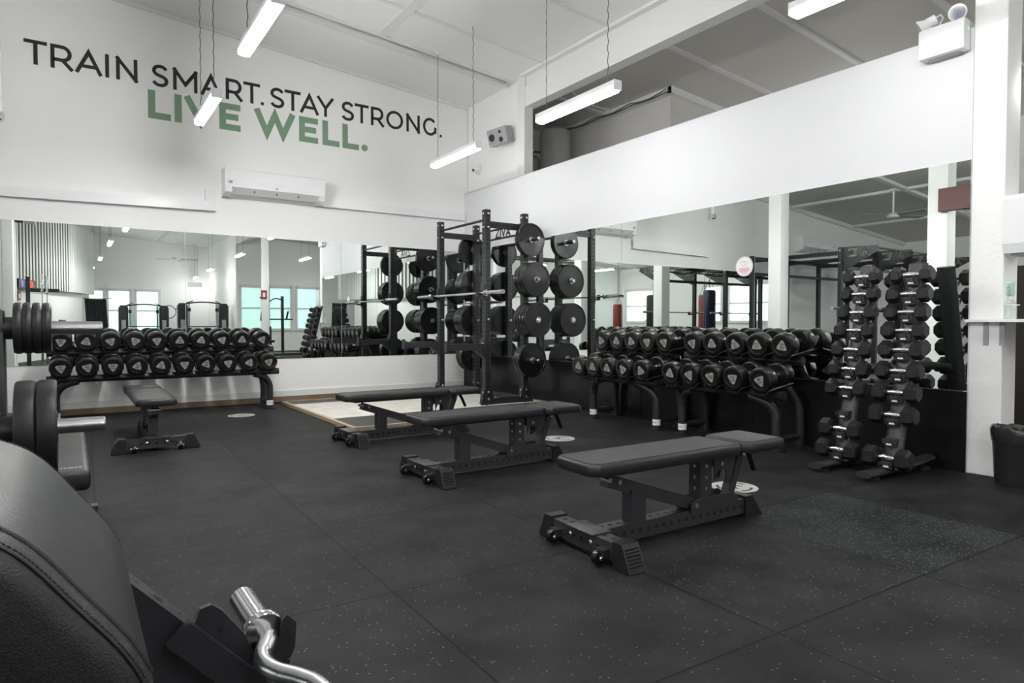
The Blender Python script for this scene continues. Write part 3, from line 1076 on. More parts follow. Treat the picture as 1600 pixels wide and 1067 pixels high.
# floor stickers
for x, y, lab in [(1.54, 7.55, 'pale round floor sticker in front of the long dumbbell rack'), (3.52, 4.47, 'pale round floor sticker behind the middle bench'), (3.36, 2.53, 'pale round floor sticker behind the bench nearest the hex tower')]:
    mb = MB()
    mb.lathe([(.14, 0), (.14, .0012)], (0, 0, 0), (0, 0, 1), 36)
    o = mb.build('floor_sticker', M_STICK)
    o.location = (x, y, .0005)
    tag(o, lab, 'sticker', 'round floor stickers')
    mb = MB()
    for q in range(3):
        mb.ribbon([(.1 * cos(a), .1 * sin(a)) for a in [2.1 * q + .1 * i for i in range(14)]], .016, (0, 0, .0016), (1, 0, 0), (0, 1, 0), (0, 0, .0003))
    mb.ribbon([(-.05, .03), (-.02, -.03), (.02, .04), (.05, -.02)], .02, (0, 0, .0016), (1, 0, 0), (0, 1, 0), (0, 0, .0003))
    mb.build('printed_mark', M_DARKP, o, smooth=False)


# ------------------------------------------------------------------ round dumbbells
def label_mb(num, y, sg, rot):
    """rounded triangle label facing -y (sg=-1) or +y"""
    mb = MB()
    pts = []
    for q in range(3):
        a = rot + q * 2 * pi / 3
        c = V((cos(a), sin(a))) * .036
        for i in range(4):
            b = a - pi / 3 + (2 * pi / 3) * i / 3
            pts.append((c.x + cos(b) * .012, c.y + sin(b) * .012))
        # bulging side
        a2 = a + pi / 3
        pts.append((cos(a2) * .031, sin(a2) * .031))
    ux = (1, 0, 0) if sg < 0 else (-1, 0, 0)
    mb.prism(pts, (0, y, 0), ux, (0, 0, 1), (0, sg * .002, 0), 0)
    cr, sr = cos(rot - pi / 2), sin(rot - pi / 2)
    U = V(ux)
    tx = U * cr + V((0, 0, 1)) * sr
    ty = U * -sr + V((0, 0, 1)) * cr
    c = V((0, y + sg * .0026, 0))
    mb.text(num, c - ty * .012, tx, ty, .034 if len(num) < 3 else .024, 1, .02)
    mb.text('ZIVA', c + ty * .014, tx, ty, .018, 1, .03)
    return mb


HEADP = [(0, .006), (.066, .006), (.069, .001), (.084, 0), (.092, .003), (.098, .014), (.099, .02), (.099, .084), (.097, .092), (.088, .1), (.03, .1), (.028, .104)]
_hd = {}


def round_dumbbell(num, rot, label, group, k=1.0):
    t = thing('round_dumbbell', label, 'dumbbell', (0, 0, 0), 0, group)
    if 'f' not in _hd:
        _hd['f'] = MB().lathe(HEADP, (0, 0, 0), (0, 1, 0), 32).build('head', M_PU, None)
        _hd['r'] = MB().lathe(HEADP, (0, .32, 0), (0, -1, 0), 32).build('head', M_PU, None)
        _hd['h'] = MB().lathe([(.019, .1), (.019, .112), (.014, .114), (.016, .16), (.014, .206), (.019, .208), (.019, .22)], (0, 0, 0), (0, 1, 0), 16).build('handle', M_CHROME, None)
    out = []
    for kk, nm in (('f', 'head'), ('r', 'head'), ('h', 'handle')):
        src = _hd[kk]
        if not src.parent:
            o = src
        else:
            o = src.copy()
            COL.objects.link(o)
        o.parent = t
        out.append(o)
    key = (num, round(rot, 2))
    a = label_mb(num, .005, -1, rot).build('weight_label', [M_LABEL, M_INK], out[0], smooth=False)
    b = label_mb(num, .315, 1, rot + 1).build('weight_label', [M_LABEL, M_INK], out[1], smooth=False)
    return t


TILT = radians(8.5)


def dumbbell_rack(name, label, tiers, zlow, zup, cradles, loc, rz, feet, rails):
    """cradles: list of x for lower and upper tier. local: x along, +y to the wall"""
    t = thing(name, label, 'dumbbell rack', loc, rz, 'two tier dumbbell racks')
    yl, yu = .16, .40
    ca, sa = cos(TILT), sin(TILT)
    for y, z, xs in ((yl, zlow - .116, cradles[0]), (yu, zup - .116, cradles[1])):
        MB().tube([(rails[0], y, z), (rails[1], y, z)], .036, 14).build('rail', M_STEEL, t)
        for x in xs:
            c = MB()
            c.prism([(-.078, -.066), (-.034, -.104), (.034, -.104), (.078, -.066), (.084, -.074), (.038, -.110), (-.038, -.110), (-.084, -.073)], (x, y - .158, z + .116), (1, 0, 0), (0, -sa, ca), (0, .31 * ca, .31 * sa))
            c.box((x, y, z + .022), (.05, .06, .03))
            c.build('cradle', M_RUBM, t, smooth=False)
    for q, x in enumerate(feet):
        s_ = 1 if q == 0 else -1
        f = [(x, .24, .012), (x, .24, .22), (x + s_ * .008, .238, .29), (x + s_ * .045, .215, .355), (x + s_ * .11, .18, .40), (x + s_ * .19, .16, zlow - .14)]
        b = [(x, .55, .012), (x, .55, .24), (x + s_ * .02, .54, .36), (x + s_ * .08, .47, .50), (x + s_ * .15, .43, .60), (x + s_ * .19, .405, zup - .14)]
        MB().tube(smooth_path(f), .037, 14).build('leg', M_STEEL, t)
        MB().tube(smooth_path(b), .037, 14).build('leg', M_STEEL, t)
        MB().tube([(x, .24, .09), (x, .55, .09)], .028, 12).build('cross_bar', M_STEEL, t)
        MB().tube([(x + s_ * .19, .16, zlow - .145), (x + s_ * .10, .50, .42)], .024, 12).build('brace', M_STEEL, t)
        for y in (.24, .55):
            MB().lathe([(.062, 0), (.062, .012), (.045, .02)], (x, y, 0), (0, 0, 1), 20).build('foot_pad', M_RUBM, t)
        c = MB().lathe([(.0385, 0), (.0385, .055)], (x, .24, .045), (0, 0, 1), 20)
        sgx = V((0, -1, 0))
        c.text('ZIVA', (x, .24 - .0388, .073), (1, 0, 0), (0, 0, 1), .028, 1)
        o = c.build('logo_cuff', [M_WHITE, M_INK], t)
        o['label'] = 'white printed cuff'
    return t


def smooth_path(pts, n=6):
    P = [V(p) for p in pts]
    out = []
    for i in range(len(P) - 1):
        p0, p1, p2, p3 = P[max(i - 1, 0)], P[i], P[i + 1], P[min(i + 2, len(P) - 1)]
        for k_ in range(n):
            t = k_ / n
            out.append(.5 * ((2 * p1) + (p2 - p0) * t + (2 * p0 - 5 * p1 + 4 * p2 - p3) * t * t + (3 * p1 - p0 - 3 * p2 + p3) * t ** 3))
    out.append(P[-1])
    return out


# long rack under the mirror
LX = [-0.08, 0.14, 0.358, 0.575, 0.791, 1.015, 1.227, 1.451, 1.674, 1.885]
UX = [-0.078, 0.138, 0.352, 0.575, 0.779, 1.001, 1.216, 1.434, 1.648, 1.869]
dumbbell_rack('dumbbell_rack', 'black two tier rack holding twenty round dumbbells under the lettered wall mirror', 2, .562, .815, (LX, UX), (0, 7.75, 0), 0, (-.13, 1.95), (-.2, 2.03))
NL = ['16', '24', '18', '24', '26', '24', '24', '25', '14', '24']
NU = ['24', '12', '12', '20', '16', '14', '14', '20', '10', '15']
rg = random.Random(11)
rot_l = [-1.5, -1.35, -1.6, 1.2, 1.35, -1.5, 1.2, -1.45, 1.1, -1.4]
rot_u = [-1.65, 1.35, -1.3, -1.9, -1.5, 1.55, 1.4, -1.3, 1.5, .9]
for tier, X_, z, y, NN, RR in (('lower', LX, .562, 7.75, NL, rot_l), ('upper', UX, .815, 7.99, NU, rot_u)):
    for i, x in enumerate(X_):
        o = round_dumbbell(NN[i], RR[i], 'round black dumbbell, %s from the bench station, %s tier under the lettered wall' % (ORD[i], tier), 'round dumbbells under the lettered wall mirror')
        o.location = (x, y, z)
        o.rotation_euler = (TILT, 0, 0)

# two racks along the black boards
LY = [5.2, 4.98, 4.765, 4.545, 4.31, 3.955, 3.74, 3.52, 3.3, 3.055]
UY = [5.12, 4.89, 4.68, 4.465, 4.25, 3.915, 3.70, 3.465, 3.255, 3.03]
RX = 4.345
for i0, i1, feet, rails, lab in ((0, 5, (-.90, .0), (-1.0, .10), 'beside the power rack'), (5, 10, (-.95, .0), (-1.05, .12), 'beside the hex dumbbell tower')):
    y0 = 4.33 if i0 == 0 else 3.065
    # local x runs to world -y
    dumbbell_rack('dumbbell_rack', 'black rack of ten round dumbbells by the black boards, ' + lab, 2, .565, .825,
                  ([y0 - y for y in LY[i0:i1]], [y0 - y for y in UY[i0:i1]]), (RX, y0, 0), -pi / 2, feet, rails)
NL = ['22.5', '25', '27.5', '30', '22.5', '35', '32.5', '35', '37.5', '40']
NU = ['12', '14', '16', '17.5', '20', '20', '22.5', '25', '27.5', '30']
rot_l = [1.4, 1.5, 1.45, 2.2, 1.9, 1.4, 3.0, 2.9, -1.5, -1.2]
rot_u = [2.0, 1.5, 1.8, -1.5, -1.4, -1.3, 1.6, 1.9, 1.6, 1.4]
for tier, Y_, z, x, NN, RR in (('lower', LY, .565, RX, NL, rot_l), ('upper', UY, .825, RX + .24, NU, rot_u)):
    for i, y in enumerate(Y_):
        o = round_dumbbell(NN[i], RR[i], 'round black dumbbell, %s from the power rack, %s tier by the black boards' % (ORD[i], tier), 'round dumbbells above the black boards')
        o.location = (x, y, z)
        o.rotation_euler = (TILT, 0, -pi / 2)


# ------------------------------------------------------------------ hex dumbbell tower
def tower_x(z):
    return 4.385 + (z - .14) * (4.67 - 4.385) / (1.325 - .14)


ROWL = [1.332, 1.21, 1.08, .954, .82, .685, .553, None, .275, .135]
ROWR = [1.328, 1.20, 1.078, .956, .828, .69, .55, .405, None, .132]
YL, YR = 2.455, 2.125
t = thing('hex_dumbbell_tower', 'tall black twin column tower holding pairs of hex dumbbells in front of the mirror', 'dumbbell rack', (0, 0, 0))
dirv = V((tower_x(1.4) - tower_x(0), 0, 1.4)).normalized()
for y in (YL, YR):
    a = V((tower_x(.05) + .075, y, .05))
    b = V((tower_x(1.40) + .075, y, 1.40))
    MB().tube([a, b], .06, 18, up=(1, 0, 0), ra=.032).build('column', M_STEEL2, t)
    MB().tube([a + (b - a) * 1.0, a + (b - a) * 1.004], .061, 18, up=(1, 0, 0), ra=.033).build('column_cap', M_RUBM, t)
    # foot
    fx0, fx1 = 4.17, 4.93
    yy = y + .04
    MB().tube(smooth_path([(fx0, yy, .038), (fx0 + .28, yy - .01, .038), (fx0 + .5, yy - .03, .048), (fx1, yy - .05, .075)]), .05, 16, up=(0, 0, 1), ra=.023).build('foot', M_STEEL2, t)
    for fx in (fx0 + .09, fx1 - .08):
        MB().lathe([(.05, 0), (.05, .012), (.03, .03)], (fx, yy if fx < 4.5 else yy - .05, 0), (0, 0, 1), 18).build('foot_pad', M_RUBM, t)
for z in (.69, .10):
    x = tower_x(z) + (.12 if z > .5 else .16)
    MB().tube([(x, YR, z), (x, YL, z)], .03, 14).build('cross_bar', M_STEEL2, t)
TIER = ['top', 'second', 'third', 'fourth', 'fifth', 'sixth', 'seventh', 'eighth', 'ninth', 'bottom']
for y, rows, side in ((YL, ROWL, 'beside the round dumbbells'), (YR, ROWR, 'beside the pillar')):
    for i, z in enumerate(rows):
        zz = z if z is not None else (.413 if rows is ROWL else .272)
        x = tower_x(zz)
        c = MB()
        c.box((x + .03, y, zz - .045), (.09, .07, .05))
        for s_ in (-1, 1):
            c.tube([(x + .01, y + s_ * .03, zz - .06), (x - .035, y + s_ * .03, zz - .05), (x - .045, y + s_ * .03, zz - .022)], .006, 6)
        c.box((x - .017, y, zz - .055), (.004, .034, .010), None, 1)
        c.build('saddle', [M_STEEL2, M_WHITE], t, smooth=False)
        if z is None:
            continue
        k = (i / 9) * .8 + (.2 if rows is ROWR else 0)
        R_ = .054 + .016 * k
        hl = .068 + .02 * k
        gap = .118
        d_ = thing('hex_dumbbell', 'black hex dumbbell with chrome handle, %s on the tower column %s' % (TIER[i], side), 'dumbbell', (x, y, z), 0, 'hex dumbbells on the tower')
        for s_ in (-1, 1):
            h_ = MB()
            h_.lathe([(R_ * .72, 0), (R_ * .97, .012), (R_, .02), (R_, hl - .016), (R_ * .74, hl)], (0, s_ * gap / 2, 0), (0, s_, 0), 6, up=(0, 0, 1), rot=pi / 6)
            h_.build('head', M_RUBM, d_, ang=20)
        h_ = MB().lathe([(.015, -gap / 2), (.017, -gap / 2 + .01), (.0145, -.04), (.0195, -.02), (.0195, .02), (.0145, .04), (.017, gap / 2 - .01), (.015, gap / 2)], (0, 0, 0), (0, 1, 0), 14)
        h_.build('handle', M_CHROME, d_)


# ------------------------------------------------------------------ bench
def bench(loc, rz, label, kk=1.0):
    t = thing('weight_bench', label, 'bench', loc, rz, 'adjustable weight benches')
    SM = [M_STEEL2, M_HOLE_SHADE]
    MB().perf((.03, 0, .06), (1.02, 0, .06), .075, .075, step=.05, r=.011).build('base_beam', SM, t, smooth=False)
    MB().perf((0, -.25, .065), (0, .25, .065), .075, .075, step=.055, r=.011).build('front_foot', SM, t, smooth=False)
    for s_ in (-1, 1):
        mb = MB()
        mb.prism([(s_ * .21, .004), (s_ * .31, .004), (s_ * .305, .02), (s_ * .265, .112), (s_ * .21, .112)], (-.045, 0, 0), (0, 1, 0), (0, 0, 1), (.09, 0, 0))
        for q in range(6):
            f = .1 + q * .14
            p = V((0, s_ * (.307 - .04 * f), .02 + .09 * f))
            mb.box(p, (.07, .006, .006))
        mb.build('rubber_end', M_RUBM, t, smooth=False)
        # transport wheel
        wh = MB().lathe([(.012, -.016), (.03, -.014), (.033, 0), (.03, .014), (.012, .016)], (-.075, s_ * .16, .038), (0, 1, 0), 20).build('wheel', M_RUB, t)
        MB().lathe([(.009, -.024), (.011, -.02), (.011, .02), (.009, .024)], (-.075, s_ * .16, .038), (0, 1, 0), 10).build('axle', M_BOLT, wh)
        MB().box((-.05, s_ * .16, .055), (.05, .05, .035)).build('wheel_bracket', M_STEEL, t, smooth=False)
        MB().lathe([(.012, 0), (.012, .008), (.006, .012)], (-.038, s_ * .07, .07), (-1, 0, 0), 8).build('bolt', M_BOLT, t)
    MB().rbox((.0, 0, .106), (.11, .19, .008), .003).build('top_plate', M_STEEL2, t)
    mb = MB()
    mb.prism([(1.0, .004), (1.135, .004), (1.12, .02), (1.055, .112), (1.0, .112)], (0, -.05, 0), (1, 0, 0), (0, 0, 1), (0, .1, 0))
    mb.build('rubber_end', M_RUBM, t, smooth=False)
    MB().box((.27, 0, .165), (.085, .07, .15)).box((.27, 0, .243), (.095, .078, .012)).build('support_post', M_STEEL2, t, smooth=False)
    # back support arm
    a, b = V((.11, 0, .30)), V((.63, 0, .125))
    d = (b - a).normalized()
    R = Matrix((d, V((0, 1, 0)), d.cross(V((0, 1, 0))))).transposed()
    MB().box((a + b) / 2, ((b - a).length + .03, .055, .06), R).build('back_arm', M_STEEL2, t, smooth=False)
    for x, z, q in ((.09, .31, .04), (.15, .295, .04), (.635, .12, .052)):
        MB().lathe([(.012, -q), (.012, q)], (x, 0, z), (0, 1, 0), 10).build('pivot_bolt', M_BOLT, t)
    mb = MB()
    for s_ in (-1, 1):
        mb.prism([(.60, .085), (.94, .085), (.94, .125), (.90, .15), (.66, .15), (.60, .13)], (0, s_ * .045 - .003, 0), (1, 0, 0), (0, 0, 1), (0, .006, 0))
    mb.build('pivot_bracket', M_STEEL2, t, smooth=False)
    MB().perf((.715, 0, .10), (.715, 0, .335), .075, .08, up=(1, 0, 0), step=.055, r=.009, mh=1).build('seat_post', [M_STEEL2, M_BOLT], t, smooth=False)
    mb = MB()
    for s_ in (-1, 1):
        mb.prism([(.77, .345), (.94, .345), (.90, .215), (.86, .20), (.86, .27), (.80, .27), (.78, .22)], (0, s_ * .035 - .003, 0), (1, 0, 0), (0, 0, 1), (0, .006, 0))
    mb.build('seat_bracket', M_STEEL2, t, smooth=False)
    a, b = V((.91, 0, .115)), V((1.0, 0, .345))
    d = (b - a).normalized()
    R = Matrix((d, V((0, 1, 0)), d.cross(V((0, 1, 0))))).transposed()
    MB().box((a + b) / 2, ((b - a).length, .05, .04), R).build('seat_strut', M_STEEL2, t, smooth=False)
    for p in ((.915, .12), (.995, .33), (.83, .30)):
        MB().lathe([(.011, -.04), (.011, .04)], (p[0], 0, p[1]), (0, 1, 0), 10).build('seat_bolt', M_BOLT, t)
    MB().tube([(1.04, -.02, .345), (1.06, -.02, .32), (1.10, -.02, .235)], .013, 10).build('adjust_handle', M_RUB, t)
    # pads
    mb = MB()
    pad(mb, -.09 * kk, .85 * kk, .145)
    mb.build('back_pad', [M_VINYL, M_STITCH], t)
    mb = MB()
    pad(mb, .885 * kk, 1.185 * kk, .15)
    mb.build('seat_pad', [M_VINYL, M_STITCH], t)
    MB().box((.4 * kk, 0, .352), (.8 * kk, .2, .012)).build('pad_board', M_DARKP, t, smooth=False)
    return t


def pad(mb, x0, x1, hw, z0=.358, z1=.415):
    r = .012
    c = .035
    outl = [(x0 + c, -hw), (x1 - c * .4, -hw), (x1, -hw + c * .4), (x1, hw - c * .4), (x1 - c * .4, hw), (x0 + c, hw), (x0, hw - c), (x0, -hw + c)]
    cx, cy = (x0 + x1) / 2, 0

    def ring(ins, z):
        o = []
        for x, y in outl:
            dx = 1 if x > cx else -1
            dy = 1 if y > 0 else -1
            o.append((x - dx * ins, y - dy * ins, z))
        return o
    levels = [(r, z0), (.002, z0 + .006), (0, z0 + .02), (0, z1 - .014), (.004, z1 - .006), (.012, z1 - .001), (.03, z1)]
    vs = []
    for ins, z in levels:
        vs += ring(ins, z)
    n = len(outl)
    fs = [tuple(reversed(range(n))), tuple(range((len(levels) - 1) * n, len(levels) * n))]
    for j in range(len(levels) - 1):
        for i in range(n):
            a, b = j * n + i, j * n + (i + 1) % n
            fs.append((a, b, b + n, a + n))
    mb.add(vs, fs)
    q = ring(.0135, z1 - .0003)
    mb.tube(q, .0013, 5, closed=True, mi=1)


bench((1.87, 2.165, 0), radians(-1.5), 'black flat weight bench standing closest to the hex dumbbell tower')
bench((1.89, 3.775, 0), radians(.8), 'black flat weight bench in the middle of the row of three')
bench((1.94, 5.28, 0), radians(.3), 'black flat weight bench in front of the timber lifting platform')
bench((.555, 5.835, 0), radians(90), 'black flat weight bench end-on in front of the long dumbbell rack', 1.13)

# ------------------------------------------------------------------ lifting platform
t = thing('lifting_platform', 'low timber framed lifting platform with pale boards and black rubber strips under the power rack', 'platform', (0, 0, 0))
px0, px1, py0, py1 = 2.17, 4.93, 5.84, 8.35
MB().b2((px0, py0, 0), (px1, py0 + .04, .034)).b2((px0, py1 - .04, 0), (px1, py1, .034)).b2((px0, py0, 0), (px0 + .04, py1, .0345)).b2((px1 - .04, py0, 0), (px1, py1, .0345)).build('timber_frame', M_LEDGE, t, smooth=False)
MB().b2((px0 + .04, 6.55, 0), (px1 - .04, 7.97, .03)).build('board_deck', M_PLY, t, smooth=False)
MB().b2((px0 + .04, py0 + .04, 0), (px1 - .04, 6.548, .03)).build('rubber_strip', M_RUBM, t, smooth=False)
MB().b2((px0 + .04, 7.972, 0), (px1 - .04, py1 - .04, .03)).build('rubber_strip', M_RUBM, t, smooth=False)


# ------------------------------------------------------------------ power rack
def bolts(t, pts, nrm):
    for p in pts:
        MB().lathe([(.016, 0), (.016, .008), (.008, .012)], p, nrm, 8).build('bolt', M_BOLT, t)


t = thing('power_rack', 'black perforated steel power rack with plate pegs in the mirrored corner', 'power rack', (0, 0, .0312))
XA, XC, YN, YF, H = 4.14, 4.695, 6.66, 7.82, 2.31
for nm, x, y in (('A', XA, YF), ('B', XA, YN), ('C', XC, YN), ('D', XC, YF)):
    MB().perf((x, y, 0), (x, y, H), .073, .073, up=(1, 0, 0), step=.055, r=.0115).build('upright', [M_STEEL, M_HOLE_SHADE], t, smooth=False)
    MB().rbox((x, y, H + .012), (.08, .08, .024), .008).build('upright_cap', M_STEEL2, t)
    mb = MB()
    mb.prism([(-.09, 0), (.09, 0), (.045, .19), (-.045, .19)], (x - .045, y, 0), (0, 1, 0), (0, 0, 1), (.006, 0, 0))
    mb.prism([(-.11, 0), (.11, 0), (.045, .19), (-.045, .19)], (x, y - .045 if y == YN else y + .039, 0), (1, 0, 0), (0, 0, 1), (0, .006, 0))
    mb.build('gusset_plate', M_STEEL, t, smooth=False)
    bolts(t, [(x - .045, y, z) for z in (.07, .15)], (-1, 0, 0))
    bolts(t, [(x, y - .045, z) for z in (.07, .15, 1.02, 2.12, H - .03)], (0, -1, 0))
    bolts(t, [(x - .0365, y, z) for z in (2.12, H - .03)], (-1, 0, 0))
for y in (YN, YF):
    MB().perf((XA + .037, y, 2.16), (XC - .037, y, 2.16), .05, .073, step=.05, r=.010).build('side_beam', [M_STEEL, M_HOLE_SHADE], t, smooth=False)
    MB().b2((XA + .037, y - .035, .0), (XC - .037, y + .035, .07)).build('base_rail', M_STEEL, t, smooth=False)
MB().tube([(XA, YN + .037, 2.215), (XA, YF - .037, 2.215)], .016, 12).build('pull_up_bar', M_STEEL, t)
MB().tube([(XC, YN + .037, 2.215), (XC, YF - .037, 2.215)], .014, 12).build('rear_bar', M_STEEL, t)
MB().tube([(XC, YN + .037, 2.09), (XC, YF - .037, 2.09)], .014, 12).build('rear_bar', M_STEEL, t)
MB().text('ZIVA', (XC - .006, (YN + YF) / 2 - .1, 2.15), (0, -1, 0), (0, 0, 1), .17, 0, .025).build('logo_letters', M_STEEL, t, smooth=False)
MB().b2((XC - .02, YN, .0), (XC + .02, YF, .07)).build('base_rail', M_STEEL, t, smooth=False)
# spotter arms
for y in (YN, YF):
    a = MB()
    a.b2((3.60, y - .03, .655), (XA - .04, y + .03, .735))
    a.b2((3.585, y - .035, .64), (3.60, y + .035, .77))
    a.prism([(XA - .045, .655), (XA - .17, .655), (XA - .045, .56)], (0, y - .025, 0), (1, 0, 0), (0, 0, 1), (0, .05, 0))
    a.b2((XA - .055, y - .045, .60), (XA - .04, y + .045, .80))
    a.build('spotter_arm', M_STEEL2, t, smooth=False)
MB().b2((XA - .058, YN - .03, .69), (XA - .055, YN + .03, .74)).build('safety_label', M_WHITE, t, smooth=False)
for y in (YN, YF):
    j = MB()
    j.b2((XA - .125, y - .03, 1.285), (XA - .04, y + .03, 1.31))
    j.b2((XA - .135, y - .03, 1.285), (XA - .125, y + .03, 1.36))
    j.b2((XA - .05, y - .03, 1.25), (XA - .038, y + .03, 1.44))
    j.build('bar_hook', M_RUB, t, smooth=False)
# plate pegs
PEG = [2.03, 1.54, 1.05, .555]
for y, sg, ylen in ((YN, -1, .24), (YF, 1, .33)):
    for z in PEG:
        mb = MB().lathe([(.05, 0), (.05, .008), (.0232, .008), (.0232, .27), (.019, .275)], (XC, y + sg * .037, z - .0312), (0, sg, 0), 20)
        mb.build('plate_peg', M_CHROME, t)


def plate_profile(r, th):
    return [(.026, 0), (.05, 0), (.052, .003), (r * .62, .006), (r * .86, .006), (r * .885, 0), (r * .955, 0), (r * .985, .004), (r, .014), (r, th - .014), (r * .985, th - .004), (r * .955, th), (r * .885, th), (r * .86, th - .006), (r * .62, th - .006), (.052, th - .003), (.05, th), (.026, th)]


def weight_plate(r, th, label, group, loc, axis, m=M_RUB):
    t = thing('weight_plate', label, 'weight plate', loc, 0, group)
    MB().lathe(plate_profile(r, th), (0, 0, 0), axis, 48, ring=True).build('rubber_disc', m, t, ang=30)
    MB().lathe([(.0255, -.001), (.036, -.001), (.036, th + .001), (.0255, th + .001)], (0, 0, 0), axis, 24, ring=True).build('hub_ring', M_BRUSH, t)
    return t


POS = ['innermost', 'second', 'third', 'fourth', 'fifth']
tiers = ['top', 'second', 'third', 'bottom']
for y0, sg, stacks, side in ((YN - .061, -1, [[.075], [.065, .065, .065], [.058] * 4, [.06, .06]], 'towards the benches'),
                             (YF + .061, 1, [[.075], [.055] * 3, [.055] * 4, [.05] * 3], 'towards the lettered wall')):
    for z, st, tr in zip(PEG, stacks, tiers):
        y = y0 + (.0 if len(st) > 1 else sg * .02)
        for i, th in enumerate(st):
            r = .213 if tr != 'top' else .205
            weight_plate(r, th, 'black bumper plate, %s on the %s peg of the rack post %s' % (POS[i], tr, side), 'bumper plates on the power rack', (XC, y, z), (0, sg, 0))
            y += sg * (th + .0026)

# barbell
def barbell(p0, p1, label, sl=.40):
    t = thing('barbell', label, 'barbell', p0)
    d = (V(p1) - V(p0))
    L_ = d.length
    d.normalize()
    MB().lathe([(.0135, sl - .02), (.0135, L_ - sl + .02)], (0, 0, 0), d, 16).build('shaft', M_CHROME, t)
    for s_ in (0, 1):
        o = V((0, 0, 0)) if s_ == 0 else d * L_
        dd = d if s_ == 0 else -d
        MB().lathe([(.015, .0), (.024, .0), (.025, .004), (.025, sl - .04), (.036, sl - .04), (.036, sl - .015), (.022, sl - .01), (.02, sl)], o, dd, 20).build('sleeve', M_CHROME, t)
    return t


barbell((4.035, 6.13, 1.365), (4.035, 8.28, 1.365), 'chrome barbell resting on the hooks of the power rack')


# ------------------------------------------------------------------ plate stand at the picture edge (upper and lower sleeve)
t = thing('bench_press_station', 'black bench station with two steel plate sleeves and a thick padded seat', 'bench', (0, 0, 0))
u0, u1 = V((-.18, 2.93, .985)), V((.104, 2.93, .985))
l0, l1 = V((-.159, 2.6, .664)), V((.095, 2.6, .664))
ud, ld = (u1 - u0).normalized(), (l1 - l0).normalized()
MB().lathe([(.0245, -.02), (.0245, (u1 - u0).length - .004), (.021, (u1 - u0).length)], u0, ud, 28).build('plate_sleeve', M_BRUSH, t)
MB().lathe([(.0245, -.02), (.0245, (l1 - l0).length - .004), (.021, (l1 - l0).length)], l0, ld, 28).build('plate_sleeve', M_BRUSH, t)
MB().rbox((-.235, 2.93, .535), (.09, .075, 1.03), .006).build('upright', M_STEEL, t)
MB().rbox((-.225, 2.6, .36), (.08, .075, .72), .006).build('upright', M_STEEL, t)
MB().cyl((-.20, 2.93, .985), u0 + ud * .012, .04, n=20).build('sleeve_collar', M_STEEL, t)
MB().cyl((-.20, 2.6, .664), l0 + ld * .003, .045, n=20).build('sleeve_collar', M_STEEL, t)
MB().rbox((-.10, 3.62, .385), (.32, 1.14, .085), .022).build('seat_pad', M_VINYL, t)
MB().text('ZIVA FITNESS', (-.05, 3.12, .4285), (1, 0, 0), (0, 1, 0), .028, 0).build('pad_logo', M_WHITE, t, smooth=False)
MB().box((-.10, 3.62, .315), (.08, 1.0, .06)).build('pad_beam', M_STEEL, t, smooth=False)
for y in (3.35, 4.1):
    MB().box((-.10, y, .15), (.07, .07, .28)).box((-.10, y, .02), (.42, .07, .04)).build('support_leg', M_STEEL, t, smooth=False)
MB().box((-.19, 3.15, .05), (.07, .7, .06)).build('link_rail', M_STEEL, t, smooth=False)
pos = .015
for i in range(4):
    th = .0265
    weight_plate(.093, th, 'small black plate, %s on the upper sleeve of the bench station' % ('innermost', 'second', 'third', 'outermost')[i], 'small plates on the upper sleeve', u0 + ud * pos, ud, M_RUBM)
    pos += th + .0012
pos = .012
for i in range(2):
    th = .054
    weight_plate(.155, th, 'thick black plate, %s on the lower sleeve above the padded seat' % ('inner', 'outer')[i], 'thick plates on the lower sleeve', l0 + ld * pos, ld, M_RUBM)
    pos += th + .0015

# ------------------------------------------------------------------ preacher curl bench in the near corner
t = thing('preacher_curl_bench', 'black preacher curl bench with a sloping vinyl arm pad filling the near corner', 'bench', (0, 0, 0))
PY0, PY1 = .857, 1.457
prof = [(-.42, .80), (-.34, .825), (-.26, .828), (-.18, .820), (-.10, .797), (-.045, .760), (.009, .688), (.052, .627), (.076, .578)]
prof = [(p.x, p.y) for p in [V((a, b, 0)) for a, b in prof]]
sp = [(p.x, p.y) for p in smooth_path([(a, b, 0) for a, b in prof], 5)]


def offset(pl, dist):
    out = []
    for i, (x, z) in enumerate(pl):
        a = V(pl[max(i - 1, 0)])
        b = V(pl[min(i + 1, len(pl) - 1)])
        tg = (b - a).normalized()
        out.append((x + tg.y * dist, z - tg.x * dist))
    return out


mb = MB()
# cross-section across the width: rounded shoulders, a piped band each side
cross = [(0, .13), (-.004, .08), (-.004, .035), (0, .016), (.012, .004), (.03, 0)]
cr_ = [(PY0 + a, b) for a, b in cross] + [(PY1 - a, b) for a, b in reversed(cross)]
vs, fs = [], []
m = len(cr_)
for i in range(len(sp)):
    for yy, off in cr_:
        # end rounding
        e = 0
        q = offset(sp, off)[i]
        vs.append((q[0], yy, q[1]))
n = len(sp)
for i in range(n - 1):
    for j in range(m - 1):
        a = i * m + j
        fs.append((a, a + m, a + m + 1, a + 1))
    fs.append((i * m, i * m + m - 1, (i + 1) * m + m - 1, (i + 1) * m))
fs.append(tuple(range(m)))
mb.add(vs, fs)
